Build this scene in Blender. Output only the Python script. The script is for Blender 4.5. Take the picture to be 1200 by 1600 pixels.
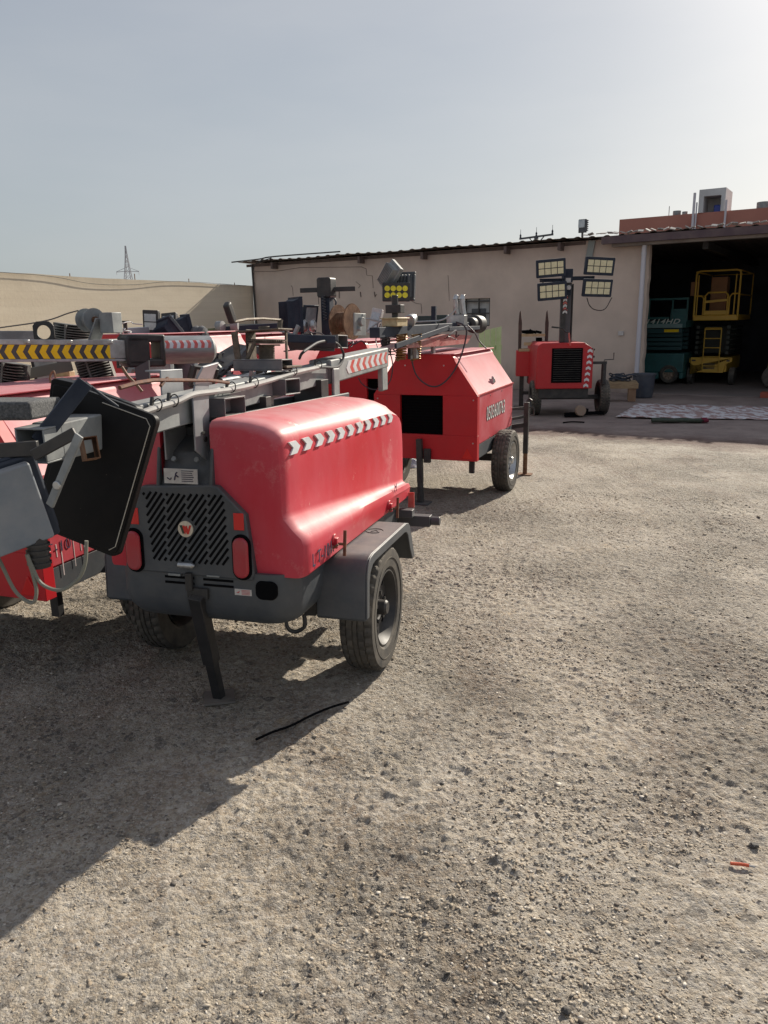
import bpy, bmesh, math, random
import numpy as np
from mathutils import Matrix, Vector
R=math.radians
sc=bpy.context.scene
for o in list(bpy.data.objects): bpy.data.objects.remove(o)
# ------------------------------------------------------------------ camera
CAMH=1.82; PITCH=14.04; FPX=1200.0; ROLL=-1.0
cd=bpy.data.cameras.new("camera"); cam=bpy.data.objects.new("camera",cd); sc.collection.objects.link(cam)
cam.matrix_world=Matrix.Translation((0,0,CAMH))@Matrix.Rotation(R(90-PITCH),4,'X')@Matrix.Rotation(R(ROLL),4,'Z')
cd.sensor_fit='VERTICAL'; cd.sensor_height=24; cd.sensor_width=18; cd.lens=24*FPX/1600
cd.clip_start=0.05; cd.clip_end=3000
sc.camera=cam
# ------------------------------------------------------------------ world, sun, exposure
SUN_EL=29.0; SUN_AZ=36.5            # azimuth measured from +Y towards +X
w=bpy.data.worlds.new("World"); sc.world=w; w.use_nodes=True
nt=w.node_tree; nt.nodes.clear()
sky=nt.nodes.new('ShaderNodeTexSky'); sky.sky_type='NISHITA'; sky.sun_disc=False
sky.sun_elevation=R(SUN_EL); sky.sun_rotation=R(SUN_AZ)
sky.air_density=1.0; sky.dust_density=2.2; sky.ozone_density=2.0; sky.altitude=0
hs=nt.nodes.new('ShaderNodeHueSaturation'); hs.inputs['Saturation'].default_value=0.6
hz=nt.nodes.new('ShaderNodeMix'); hz.data_type='RGBA'; hz.inputs[0].default_value=0.66; 
wt=nt.nodes.new('ShaderNodeTexCoord'); ws=nt.nodes.new('ShaderNodeSeparateXYZ'); nt.links.new(wt.outputs['Generated'],ws.inputs[0])
wm=nt.nodes.new('ShaderNodeMapRange'); wm.inputs[1].default_value=0.0; wm.inputs[2].default_value=0.55; nt.links.new(ws.outputs[2],wm.inputs[0])
wc_=nt.nodes.new('ShaderNodeMix'); wc_.data_type='RGBA'; wc_.inputs[6].default_value=(5.9,6.5,6.6,1); wc_.inputs[7].default_value=(4.5,4.95,6.1,1); nt.links.new(wm.outputs[0],wc_.inputs[0])
wmp=nt.nodes.new('ShaderNodeMapping'); wmp.inputs['Scale'].default_value=(1.2,1.2,5.0); wmp.inputs['Rotation'].default_value=(0.2,0.1,0.5); nt.links.new(wt.outputs['Generated'],wmp.inputs[0])
wn_=nt.nodes.new('ShaderNodeTexNoise'); wn_.inputs['Scale'].default_value=2.2; wn_.inputs['Detail'].default_value=5; nt.links.new(wmp.outputs[0],wn_.inputs['Vector'])
wr_=nt.nodes.new('ShaderNodeMapRange'); wr_.inputs[1].default_value=0.42; wr_.inputs[2].default_value=0.72; wr_.inputs[4].default_value=0.45; nt.links.new(wn_.outputs[0],wr_.inputs[0])
wk=nt.nodes.new('ShaderNodeMix'); wk.data_type='RGBA'; wk.inputs[7].default_value=(7.0,7.2,7.4,1); nt.links.new(wr_.outputs[0],wk.inputs[0]); nt.links.new(wc_.outputs[2],wk.inputs[6]); nt.links.new(wk.outputs[2],hz.inputs[7])
bg=nt.nodes.new('ShaderNodeBackground'); bg.inputs[1].default_value=0.069
out=nt.nodes.new('ShaderNodeOutputWorld')
nt.links.new(sky.outputs[0],hs.inputs['Color']); nt.links.new(hs.outputs[0],hz.inputs[6]); nt.links.new(hz.outputs[2],bg.inputs[0]); nt.links.new(bg.outputs[0],out.inputs[0])
sl=bpy.data.lights.new("sun",'SUN'); sl.energy=5.0; sl.angle=R(0.6); sl.color=(1.0,0.915,0.78)
so=bpy.data.objects.new("sun",sl); sc.collection.objects.link(so)
sd=Vector((math.sin(R(SUN_AZ))*math.cos(R(SUN_EL)),math.cos(R(SUN_AZ))*math.cos(R(SUN_EL)),math.sin(R(SUN_EL))))
so.rotation_euler=sd.to_track_quat('Z','Y').to_euler(); so.location=(0,0,30)
sc.view_settings.view_transform='Standard'; sc.view_settings.look='None'; sc.view_settings.gamma=1
sc.view_settings.exposure=0.33
try: sc.cycles.max_bounces=6
except Exception: pass
# ------------------------------------------------------------------ frames: survey helpers
CM=np.array([list(r)[:3] for r in cam.matrix_world][:3]); CO=np.array([0,0,CAMH])
def ray(x,y): return CM@np.array([(x-600)/FPX,-(y-800)/FPX,-1.0])
def Pz(x,y,z=0.0): d=ray(x,y); return CO+d*(z-CAMH)/d[2]
def Py(x,y,Y): d=ray(x,y); return CO+d*Y/d[1]
class Fr:
    """a ground frame: x across, y away along the heading, z up"""
    def __init__(s,o,head,pitch=0.0):
        h=R(head); p=R(pitch); s.head=head; s.pitch=pitch
        s.o=np.array([o[0],o[1],o[2] if len(o)>2 else 0.0])
        s.y=np.array([math.sin(h)*math.cos(p),math.cos(h)*math.cos(p),math.sin(p)])
        s.x=np.array([math.cos(h),-math.sin(h),0.0]); s.z=np.cross(s.x,s.y)
    def W(s,l): return s.o+s.x*l[0]+s.y*l[1]+s.z*l[2]
    def L(s,w): d=np.array(w)-s.o; return (float(d@s.x),float(d@s.y),float(d@s.z))
    def pl(s,x,y,pt,n): d=ray(x,y); return s.L(CO+d*np.dot(pt-CO,n)/np.dot(d,n))
    def onx(s,x,y,v): return s.pl(x,y,s.W((v,0,0)),s.x)
    def ony(s,x,y,v): return s.pl(x,y,s.W((0,v,0)),s.y)
    def onz(s,x,y,v): return s.pl(x,y,s.W((0,0,v)),s.z)
# ------------------------------------------------------------------ materials
MATS={}
def mat(name,col,rough=0.6,metal=0.0,col2=None,scale=4.0,amt=1.0,chip=None,chipth=0.68,chipscale=30,streak=False,bump=0.0,bscale=60,fade=None,dust=0.0,spec=0.5,thr=(0.35,0.65),scuff=None):
    if name in MATS: return MATS[name]
    m=bpy.data.materials.new(name); m.use_nodes=True; n=m.node_tree; N=n.nodes; Lk=n.links.new
    b=N['Principled BSDF']; b.inputs['Roughness'].default_value=rough; b.inputs['Metallic'].default_value=metal
    b.inputs['Specular IOR Level'].default_value=spec
    tc=N.new('ShaderNodeTexCoord'); vec=tc.outputs['Object']
    def mix(f,a,c):
        x=N.new('ShaderNodeMix'); x.data_type='RGBA'
        if isinstance(f,float): x.inputs[0].default_value=f
        else: Lk(f,x.inputs[0])
        for s,v in ((6,a),(7,c)):
            if isinstance(v,tuple): x.inputs[s].default_value=(*v,1)
            else: Lk(v,x.inputs[s])
        return x.outputs[2]
    def noise(sc_,det=6,rg=0.6,v=None):
        t=N.new('ShaderNodeTexNoise'); t.inputs['Scale'].default_value=sc_; t.inputs['Detail'].default_value=det; t.inputs['Roughness'].default_value=rg
        Lk(v or vec,t.inputs['Vector']); return t.outputs[0]
    def ramp(f,a,c,mx=1.0):
        r=N.new('ShaderNodeMapRange'); r.inputs[1].default_value=a; r.inputs[2].default_value=c; r.inputs[4].default_value=mx; Lk(f,r.inputs[0]); return r.outputs[0]
    cur=tuple(col)
    if col2:
        v=None
        if streak:
            mp=N.new('ShaderNodeMapping'); mp.inputs['Scale'].default_value=(1,1,0.12) if streak is True else streak; Lk(vec,mp.inputs[0]); v=mp.outputs[0]
        cur=mix(ramp(noise(scale,v=v),thr[0],thr[1],amt),cur,tuple(col2))
        r=N.new('ShaderNodeMapRange'); r.inputs[3].default_value=rough-0.08; r.inputs[4].default_value=min(1,rough+0.12); Lk(noise(scale*2.3),r.inputs[0]); Lk(r.outputs[0],b.inputs['Roughness'])
    if fade:
        g=N.new('ShaderNodeNewGeometry'); sx=N.new('ShaderNodeSeparateXYZ'); Lk(g.outputs['Normal'],sx.inputs[0])
        mm=N.new('ShaderNodeMath'); mm.operation='MULTIPLY'; Lk(ramp(sx.outputs[2],0.1,0.9,fade[1]),mm.inputs[0]); Lk(ramp(noise(6.0),0.05,0.6),mm.inputs[1])
        cur=mix(mm.outputs[0],cur,tuple(fade[0]))
    if scuff: cur=mix(ramp(noise(3.2,10,0.8),0.54,0.66,scuff[1]),cur,tuple(scuff[0]))
    if chip: cur=mix(ramp(noise(chipscale,10,0.75),chipth,chipth+0.05),cur,tuple(chip))
    if dust>0:
        g=N.new('ShaderNodeNewGeometry'); sx=N.new('ShaderNodeSeparateXYZ'); Lk(g.outputs['Normal'],sx.inputs[0])
        mm=N.new('ShaderNodeMath'); mm.operation='MULTIPLY'; Lk(ramp(sx.outputs[2],-0.4,0.9,dust),mm.inputs[0]); Lk(ramp(noise(9.0),0.25,0.7),mm.inputs[1])
        cur=mix(mm.outputs[0],cur,(0.36,0.30,0.23))
    if isinstance(cur,tuple): b.inputs['Base Color'].default_value=(*cur,1)
    else: Lk(cur,b.inputs['Base Color'])
    if bump>0:
        bp=N.new('ShaderNodeBump'); bp.inputs['Strength'].default_value=bump; bp.inputs['Distance'].default_value=0.01
        Lk(noise(bscale,8,0.65),bp.inputs['Height']); Lk(bp.outputs[0],b.inputs['Normal'])
    MATS[name]=m; return m
RED=mat('red_paint',(0.52,0.010,0.032),0.42,col2=(0.52,0.03,0.05),scale=2.6,chip=(0.66,0.5,0.44),chipth=0.735,chipscale=26,fade=((0.66,0.26,0.24),0.85),dust=0.12,bump=0.03,bscale=40)
REDF=mat('faded_red_paint',(0.54,0.006,0.022),0.47,spec=0.35,col2=(0.58,0.055,0.085),scale=1.5,thr=(.42,.64),streak=(1,1,.40),chip=(0.72,0.58,0.5),chipth=0.63,chipscale=5,fade=((0.64,0.27,0.28),0.9),dust=0.10,bump=0.22,bscale=3.2,scuff=((0.66,0.30,0.29),0.42))
PINK=mat('bleached_red_paint',(0.52,0.045,0.065),0.5,spec=0.35,col2=(0.58,0.15,0.18),scale=2.5,chip=(0.7,0.6,0.55),chipth=0.72,fade=((0.62,0.28,0.31),0.95),dust=0.2,bump=0.04)
BRED=mat('bright_red_paint',(0.53,0.010,0.018),0.42,col2=(0.46,0.014,0.022),scale=3,dust=0.1)
GALV=mat('galvanised_steel',(0.33,0.35,0.35),0.6,0.3,col2=(0.20,0.215,0.225),scale=7,chip=(0.30,0.15,0.08),chipth=0.72,chipscale=9,dust=0.35,bump=0.05)
GALVR=mat('rust_marked_steel',(0.36,0.37,0.39),0.5,0.5,col2=(0.25,0.26,0.28),scale=6,chip=(0.28,0.10,0.04),chipth=0.6,chipscale=5,dust=0.2)
GREY=mat('grey_plastic',(0.045,0.054,0.066),0.5,col2=(0.07,0.08,0.092),scale=5,chip=(0.3,0.3,0.29),chipth=0.76,chipscale=40,dust=0.28,bump=0.05)
BLACK=mat('black_paint',(0.016,0.017,0.02),0.5,col2=(0.03,0.03,0.032),scale=9,chip=(0.2,0.19,0.18),chipth=0.75,chipscale=45,dust=0.22)
BLK=mat('matt_black',(0.004,0.004,0.005),0.9,spec=0.1)
PANEL=mat('worn_black_panel',(0.005,0.005,0.006),0.45,spec=0.2,col2=(0.011,0.010,0.010),scale=4,chip=(0.20,0.16,0.11),chipth=0.655,chipscale=30,dust=0.015)
NAVY=mat('dark_blue_paint',(0.016,0.024,0.042),0.65,spec=0.3,col2=(0.035,0.045,0.065),scale=7,dust=0.08)
BLUEG=mat('blue_grey_lamp_shell',(0.15,0.19,0.24),0.5,col2=(0.24,0.27,0.31),scale=6,chip=(0.4,0.36,0.3),chipth=0.66,chipscale=40,dust=0.6,bump=0.1)
RUST=mat('rusty_steel',(0.14,0.065,0.035),0.85,0.2,col2=(0.25,0.14,0.08),scale=22,chip=(0.10,0.05,0.03),chipth=0.6,chipscale=30,bump=0.3,bscale=120)
RUSTY=mat('oily_brass_brown',(0.09,0.072,0.055),0.65,0.4,col2=(0.18,0.145,0.11),scale=25,bump=0.2)
RUBBER=mat('tyre_rubber',(0.035,0.034,0.033),0.8,col2=(0.075,0.068,0.058),scale=9,dust=0.5,bump=0.1,bscale=90)
SILV=mat('silver_steel',(0.55,0.56,0.57),0.35,0.8,col2=(0.35,0.35,0.35),scale=12,dust=0.2)
WHITE=mat('white_sheet',(0.75,0.75,0.73),0.5,col2=(0.6,0.59,0.55),scale=30)
LABEL=mat('white_label',(0.6,0.58,0.55),0.5,col2=(0.5,0.46,0.44),scale=40)
TAPE=mat('white_reflective_tape',(0.74,0.76,0.78),0.35,col2=(0.6,0.6,0.6),scale=12)
REDT=mat('red_reflective_tape',(0.62,0.07,0.06),0.35,col2=(0.6,0.2,0.17),scale=14)
YELT=mat('yellow_reflective_tape',(0.95,0.66,0.01),0.35,col2=(0.9,0.58,0.01),scale=14)
LENSR=mat('red_lamp_lens',(0.45,0.02,0.035),0.3,col2=(0.38,0.06,0.07),scale=5)
GLASS=mat('lamp_glass',(0.35,0.38,0.40),0.08,0.3,col2=(0.55,0.57,0.58),scale=9,dust=0.2)
LED=mat('cream_led',(0.78,0.74,0.50),0.3,col2=(0.66,0.62,0.40),scale=20)
LEDY=mat('yellow_led',(0.85,0.74,0.03),0.3,col2=(0.7,0.58,0.02),scale=30)
LGREEN=mat('pale_green_board',(0.35,0.5,0.22),0.6,col2=(0.45,0.58,0.33),scale=5)
BEIGE=mat('yellowed_plastic',(0.52,0.42,0.25),0.6,col2=(0.4,0.3,0.16),scale=30)
WOOD=mat('weathered_wood',(0.42,0.30,0.17),0.8,col2=(0.28,0.19,0.11),scale=9,streak=(1,8,8),bump=0.2)
WOODP=mat('pale_wood',(0.55,0.42,0.25),0.8,col2=(0.42,0.31,0.18),scale=9,bump=0.2)
INK=mat('marker_ink',(0.04,0.03,0.07),0.7)
COPPER=mat('copper_spring',(0.35,0.22,0.10),0.4,0.8,col2=(0.22,0.13,0.06),scale=40)
TEAL=mat('teal_paint',(0.022,0.10,0.10),0.45,col2=(0.03,0.14,0.14),scale=3,dust=0.15)
TEALP=mat('pale_teal_paint',(0.25,0.38,0.36),0.45,col2=(0.2,0.3,0.3),scale=3)
YEL=mat('yellow_machine_paint',(0.60,0.37,0.045),0.45,col2=(0.6,0.36,0.04),scale=4,dust=0.1)
GREENM=mat('olive_green_paint',(0.16,0.2,0.09),0.6,col2=(0.1,0.12,0.07),scale=8,dust=0.2)
CARD=mat('brown_cardboard',(0.42,0.22,0.11),0.8,col2=(0.36,0.18,0.09),scale=4)
CLOTH=mat('blue_grey_rag',(0.34,0.38,0.46),0.9,col2=(0.5,0.5,0.5),scale=20)
# ------------------------------------------------------------------ mesh builder
def catmull(P,k=6):
    P=[np.array(p,float) for p in P]; o=[]
    for i in range(len(P)-1):
        a=P[i-1] if i>0 else 2*P[0]-P[1]; b,c=P[i],P[i+1]; d=P[i+2] if i+2<len(P) else 2*P[-1]-P[-2]
        for j in range(k):
            t=j/k; o.append(0.5*((2*b)+(-a+c)*t+(2*a-5*b+4*c-d)*t*t+(-a+3*b-3*c+d)*t**3))
    o.append(P[-1]); return o
class MB:
    def __init__(s): s.v=[]; s.f=[]; s.m=[]; s.M=None; s.cuts=[]
    def cut(s): s.cuts.append((len(s.v),len(s.f)))
    def build_each(s,name,mats,parent=None,**k):
        out=[];L=[(0,0)]+s.cuts+[(len(s.v),len(s.f))]
        for (v0,f0),(v1,f1) in zip(L[:-1],L[1:]):
            if v1==v0: continue
            q=MB(); q.v=s.v[v0:v1]; q.f=[tuple(i-v0 for i in f) for f in s.f[f0:f1]]; q.m=s.m[f0:f1]; out.append(q.build(name,mats,parent,**k))
        return out
    def add(s,vs,fs,m=0):
        b=len(s.v)
        if s.M is not None: vs=[tuple(s.M@Vector(v)) for v in vs]
        s.v+= [tuple(float(c) for c in v) for v in vs]; s.f+=[tuple(i+b for i in f) for f in fs]; s.m+=[m]*len(fs); return s
    def box(s,x0,x1,y0,y1,z0,z1,m=0):
        return s.add([(x,y,z) for x in (x0,x1) for y in (y0,y1) for z in (z0,z1)],[(0,1,3,2),(4,6,7,5),(0,4,5,1),(2,3,7,6),(0,2,6,4),(1,5,7,3)],m)
    def cbox(s,c,d,m=0,rot=None):
        vs=[Vector((x*d[0]/2,y*d[1]/2,z*d[2]/2)) for x in (-1,1) for y in (-1,1) for z in (-1,1)]
        if rot is not None: vs=[rot@v for v in vs]
        return s.add([tuple(v+Vector(c)) for v in vs],[(0,1,3,2),(4,6,7,5),(0,4,5,1),(2,3,7,6),(0,2,6,4),(1,5,7,3)],m)
    def bar(s,p,q,wd,ht,m=0,up=(0,0,1)):
        """rectangular bar from p to q, wd across, ht along up"""
        p=Vector(p);q=Vector(q); d=(q-p).normalized(); u=Vector(up); sd_=d.cross(u)
        if sd_.length<1e-4: sd_=d.cross(Vector((0,1,0)))
        sd_.normalize(); u=sd_.cross(d)
        vs=[tuple(e+sd_*a*wd/2+u*b*ht/2) for e in (p,q) for a,b in ((-1,-1),(1,-1),(1,1),(-1,1))]
        return s.add(vs,[(0,3,2,1),(4,5,6,7),(0,1,5,4),(1,2,6,5),(2,3,7,6),(3,0,4,7)],m)
    def cyl(s,p,q,r,r2=None,n=16,m=0,cap=True):
        p=Vector(p);q=Vector(q); r2=r if r2 is None else r2; d=(q-p).normalized()
        a=d.orthogonal().normalized(); b=d.cross(a)
        vs=[tuple(e+(a*math.cos(2*math.pi*i/n)+b*math.sin(2*math.pi*i/n))*rr) for e,rr in ((p,r),(q,r2)) for i in range(n)]
        fs=[(i,(i+1)%n,n+(i+1)%n,n+i) for i in range(n)]
        if cap: fs+=[tuple(range(n))[::-1],tuple(range(n,2*n))]
        return s.add(vs,fs,m)
    def tube(s,P,r,n=8,m=0,smooth=5,closed=False):
        if smooth: P=catmull(P,smooth)
        P=[Vector([float(c) for c in p]) for p in P]; vs=[]; k=len(P); a=None
        for i,p in enumerate(P):
            d=(P[min(i+1,k-1)]-P[max(i-1,0)]).normalized()
            a=d.orthogonal().normalized() if a is None else (a-d*a.dot(d)).normalized()
            b=d.cross(a)
            vs+=[tuple(p+(a*math.cos(2*math.pi*j/n)+b*math.sin(2*math.pi*j/n))*r) for j in range(n)]
        fs=[(i*n+j,i*n+(j+1)%n,(i+1)*n+(j+1)%n,(i+1)*n+j) for i in range(k-1) for j in range(n)]
        fs+=[tuple(range(n))[::-1],tuple(range((k-1)*n,k*n))]
        return s.add(vs,fs,m)
    def prism(s,poly,a,b,ax='y',m=0):
        """2-d outline extruded along an axis: ax y -> poly is (x,z); x -> (y,z); z -> (x,y)"""
        def g(p,t): return {'y':(p[0],t,p[1]),'x':(t,p[0],p[1]),'z':(p[0],p[1],t)}[ax]
        n=len(poly); return s.add([g(p,a) for p in poly]+[g(p,b) for p in poly],[tuple(range(n)),tuple(range(n,2*n))[::-1]]+[(i,n+i,n+(i+1)%n,(i+1)%n) for i in range(n)],m)
    def lathe(s,prof,c,ax='x',n=32,m=0,mod=None):
        """prof [(r,t)] turned round an axis through c; mod(i,k)->radius change"""
        vs=[];k=len(prof)
        for i in range(n):
            t=2*math.pi*i/n; ca,sa=math.cos(t),math.sin(t)
            for j,(r,h) in enumerate(prof):
                if mod: r=r+mod(i,j)
                p={'x':(h,r*ca,r*sa),'y':(r*ca,h,r*sa),'z':(r*ca,r*sa,h)}[ax]
                vs.append((p[0]+c[0],p[1]+c[1],p[2]+c[2]))
        return s.add(vs,[(i*k+j,((i+1)%n)*k+j,((i+1)%n)*k+j+1,i*k+j+1) for i in range(n) for j in range(k-1)],m)
    def rrect(s,cx,cz,w_,h_,r,y0,y1,m=0,n=5,ax='y'):
        P=[]
        for sx,sz,a0 in ((1,1,0),(-1,1,90),(-1,-1,180),(1,-1,270)):
            for i in range(n+1):
                a=R(a0+90*i/n); P.append((cx+sx*(w_/2-r)+r*math.cos(a),cz+sz*(h_/2-r)+r*math.sin(a)))
        return s.prism(P,y0,y1,ax,m)
    def build(s,name,mats,parent=None,bevel=0.0,seg=2,ang=35,mw=None,keepn=False):
        me=bpy.data.meshes.new(name); me.from_pydata(s.v,[],s.f)
        if not isinstance(mats,(list,tuple)): mats=[mats]
        for q in mats: me.materials.append(q)
        me.polygons.foreach_set('material_index',s.m)
        bm=bmesh.new(); bm.from_mesh(me)
        if not keepn: bmesh.ops.recalc_face_normals(bm,faces=bm.faces)
        bm.to_mesh(me); bm.free()
        me.shade_smooth(); me.set_sharp_from_angle(angle=R(ang))
        o=bpy.data.objects.new(name,me); sc.collection.objects.link(o)
        if parent is not None: o.parent=parent
        if mw is not None: o.matrix_local=mw
        if bevel>0:
            b=o.modifiers.new('bevel','BEVEL'); b.width=bevel; b.segments=seg; b.limit_method='ANGLE'; b.angle_limit=R(40); b.harden_normals=False
        return o
def tag(o,label=None,cat=None,group=None,kind=None):
    if label: o['label']=label
    if cat: o['category']=cat
    if group: o['group']=group
    if kind: o['kind']=kind
    return o
def thing(name,label,cat,F=None,group=None):
    o=bpy.data.objects.new(name,None); sc.collection.objects.link(o); o.empty_display_size=0.2
    if F is not None:
        o.location=tuple(F.o); o.rotation_euler=(R(F.pitch),0,R(-F.head))
    return tag(o,label,cat,group)
def text_obj(name,txt,size,M,m,parent,ext=0.001,bold=0.0,shear=0.0,sx=1.0):
    c=bpy.data.curves.new(name,'FONT'); c.body=txt; c.size=size; c.extrude=ext; c.offset=bold; c.space_character=1.14; c.align_x='CENTER'; c.align_y='CENTER'; c.shear=shear
    t=bpy.data.objects.new('tmp',c); sc.collection.objects.link(t)
    bpy.context.view_layer.update()
    me=bpy.data.meshes.new_from_object(t.evaluated_get(bpy.context.evaluated_depsgraph_get()))
    bpy.data.objects.remove(t); me.materials.clear(); me.materials.append(m)
    me.transform(Matrix.Diagonal((sx,1,1,1))); me.name=name
    o=bpy.data.objects.new(name,me); sc.collection.objects.link(o); o.parent=parent; o.matrix_local=M; return o
def axes(o,xa,ya,za=None):
    xa=Vector(xa).normalized(); ya=Vector(ya); ya=(ya-xa*ya.dot(xa)).normalized(); za=xa.cross(ya)
    M=Matrix((xa,ya,za)).transposed().to_4x4(); M.translation=Vector(o); return M
def copy_tree(o,parent=None):
    c=o.copy(); sc.collection.objects.link(c); c.parent=parent
    for ch in list(o.children): copy_tree(ch,c)
    return c
# ------------------------------------------------------------------ noise in numpy for the ground relief
rng=np.random.RandomState(7)
def vnoise(x,y,cell,seed):
    T=np.random.RandomState(seed).rand(256,256)
    u=x/cell;v=y/cell; i=np.floor(u).astype(int);j=np.floor(v).astype(int); fu=u-i;fv=v-j
    fu=fu*fu*(3-2*fu);fv=fv*fv*(3-2*fv); i0=i%256;i1=(i+1)%256;j0=j%256;j1=(j+1)%256
    return (T[i0,j0]*(1-fu)+T[i1,j0]*fu)*(1-fv)+(T[i0,j1]*(1-fu)+T[i1,j1]*fu)*fv
def relief(x,y):
    d=np.hypot(x,y); near=np.clip((13-d)/6,0,1)
    h=(vnoise(x,y,1.3,1)-0.5)*0.022+(vnoise(x,y,0.4,2)-0.5)*0.012
    h+=near*((vnoise(x,y,0.10,3)-0.5)*0.007+(vnoise(x,y,0.045,4)-0.5)*0.006)
    a=vnoise(x+0.3*y,y-0.3*x,0.03,5); b=vnoise(x-0.5*y,y+0.5*x,0.021,6)
    h+=near*(np.maximum(a-0.5,0)*0.016+np.maximum(b-0.5,0)*0.016)*(0.35+0.9*vnoise(x,y,0.9,31))
    c=vnoise(x*0.8+y*0.6,y*0.8-x*0.6,0.019,41); e=vnoise(x*0.6-y*0.8,y*0.6+x*0.8,0.033,42)
    h+=near*((1-np.abs(2*c-1))*0.0035+(np.abs(2*e-1))*0.004)*(0.15+1.1*vnoise(x,y,0.6,43)**1.5)
    return h*np.clip((30-d)/10,0,1)-0.006
# ------------------------------------------------------------------ ground
def ground():
    def ax(a,b,st,far):
        mid=np.arange(a,b+st/2,st); g=[];s=st;v=0
        while v<far: s*=(1.012 if s<0.03 else 1.2); v+=s; g.append(v)
        g=np.array(g); return np.concatenate([(a-g)[::-1],mid,b+g])
    X=ax(-2.3,3.0,0.0085,1500); Y=ax(1.2,5.4,0.0085,1500)
    gx,gy=np.meshgrid(X,Y,indexing='ij'); gz=relief(gx,gy)
    nx,ny=gx.shape; co=np.stack([gx,gy,gz],-1).reshape(-1,3)
    idx=np.arange(nx*ny).reshape(nx,ny)
    f=np.stack([idx[:-1,:-1],idx[1:,:-1],idx[1:,1:],idx[:-1,1:]],-1).reshape(-1,4)
    me=bpy.data.meshes.new('ground'); me.vertices.add(len(co)); me.vertices.foreach_set('co',co.astype(np.float32).ravel())
    me.loops.add(f.size); me.loops.foreach_set('vertex_index',f.astype(np.int32).ravel())
    me.polygons.add(len(f)); me.polygons.foreach_set('loop_start',np.arange(0,f.size,4,dtype=np.int32)); 
    me.update(calc_edges=True); me.validate(); me.shade_smooth()
    m=bpy.data.materials.new('gravel_ground'); m.use_nodes=True; N=m.node_tree.nodes; Lk=m.node_tree.links.new; b=N['Principled BSDF']
    tc=N.new('ShaderNodeTexCoord'); V=tc.outputs['Object']
    def noise(s,d=6,r=0.6):
        t=N.new('ShaderNodeTexNoise'); t.inputs['Scale'].default_value=s; t.inputs['Detail'].default_value=d; t.inputs['Roughness'].default_value=r; Lk(V,t.inputs['Vector']); return t
    def mr(f,a,c,lo=0.0,hi=1.0):
        t=N.new('ShaderNodeMapRange'); t.inputs[1].default_value=a;t.inputs[2].default_value=c;t.inputs[3].default_value=lo;t.inputs[4].default_value=hi; Lk(f,t.inputs[0]); return t.outputs[0]
    def mix(f,a,c,bt='MIX'):
        x=N.new('ShaderNodeMix'); x.data_type='RGBA'; x.blend_type=bt
        if isinstance(f,float): x.inputs[0].default_value=f
        else: Lk(f,x.inputs[0])
        for s,v in ((6,a),(7,c)):
            if isinstance(v,tuple): x.inputs[s].default_value=(*v,1)
            else: Lk(v,x.inputs[s])
        return x.outputs[2]
    def mth(op,a,c=0.0):
        t=N.new('ShaderNodeMath'); t.operation=op
        for i,v in enumerate((a,c)):
            if isinstance(v,float): t.inputs[i].default_value=v
            else: Lk(v,t.inputs[i])
        return t.outputs[0]
    def noisev(s,d,r,scl,rot):
        mp=N.new('ShaderNodeMapping'); mp.inputs['Scale'].default_value=scl; mp.inputs['Rotation'].default_value=(0,0,rot); Lk(V,mp.inputs[0])
        t=noise(s,d,r); Lk(mp.outputs[0],t.inputs['Vector']); return t.outputs[0]
    v1=N.new('ShaderNodeTexVoronoi'); v1.inputs['Scale'].default_value=62; Lk(V,v1.inputs['Vector'])
    v2=N.new('ShaderNodeTexVoronoi'); v2.inputs['Scale'].default_value=150; Lk(V,v2.inputs['Vector'])
    v3=N.new('ShaderNodeTexVoronoi'); v3.inputs['Scale'].default_value=24; Lk(V,v3.inputs['Vector'])
    sp=N.new('ShaderNodeSeparateColor'); Lk(v1.outputs['Color'],sp.inputs[0]); sp2=N.new('ShaderNodeSeparateColor'); Lk(v2.outputs['Color'],sp2.inputs[0]); sp3=N.new('ShaderNodeSeparateColor'); Lk(v3.outputs['Color'],sp3.inputs[0])
    rough=mr(noise(0.8,5,0.6).outputs[0],0.42,0.60,0.12,1.0)       # loose patches against compacted ones
    lane=noisev(1.0,6,0.6,(0.9,0.22,1),0.45)                        # wheel lanes run with the trailers
    base=mix(mr(noise(0.5,6).outputs[0],0.35,0.65),(0.335,0.285,0.215),(0.42,0.37,0.30))
    base=mix(mr(lane,0.46,0.60,0,0.7),base,(0.47,0.40,0.305))
    base=mix(mr(noisev(0.62,7,0.7,(1,0.6,1),0.9),0.54,0.66,0,0.6),base,(0.255,0.20,0.145))
    base=mix(mr(noisev(1.6,9,0.75,(1,0.45,1),1.2),0.50,0.64,0,0.85),base,(0.19,0.130,0.090))
    base=mix(mr(noise(3.1,9,0.75).outputs[0],0.56,0.70,0,0.6),base,(0.47,0.34,0.19))
    base=mix(mr(noise(9,9,0.85).outputs[0],0.53,0.66,0,0.7),base,(0.17,0.13,0.10))
    base=mix(mr(noise(26,9,0.8).outputs[0],0.50,0.62,0,0.75),base,(0.20,0.155,0.115))
    base=mix(mr(noise(31,8,0.8).outputs[0],0.36,0.46,0.6,0.0),base,(0.50,0.44,0.35))
    base=mix(mr(sp.outputs[0],0.3,1.0,0,0.65),base,(0.50,0.46,0.40))
    base=mix(mth('MULTIPLY',mr(noise(75,7,0.75).outputs[0],0.52,0.66,0,0.8),rough),base,(0.14,0.11,0.085))
    base=mix(mth('MULTIPLY',mr(sp.outputs[1],0.86,0.9,0,0.75),mr(rough,0.0,1.0,0.4,1.0)),base,(0.11,0.10,0.09))
    base=mix(mr(sp3.outputs[1],0.965,0.97,0,0.6),base,(0.10,0.09,0.08))
    base=mix(mr(sp2.outputs[0],0.75,1.0,0,0.5),base,(0.56,0.52,0.47))
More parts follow.
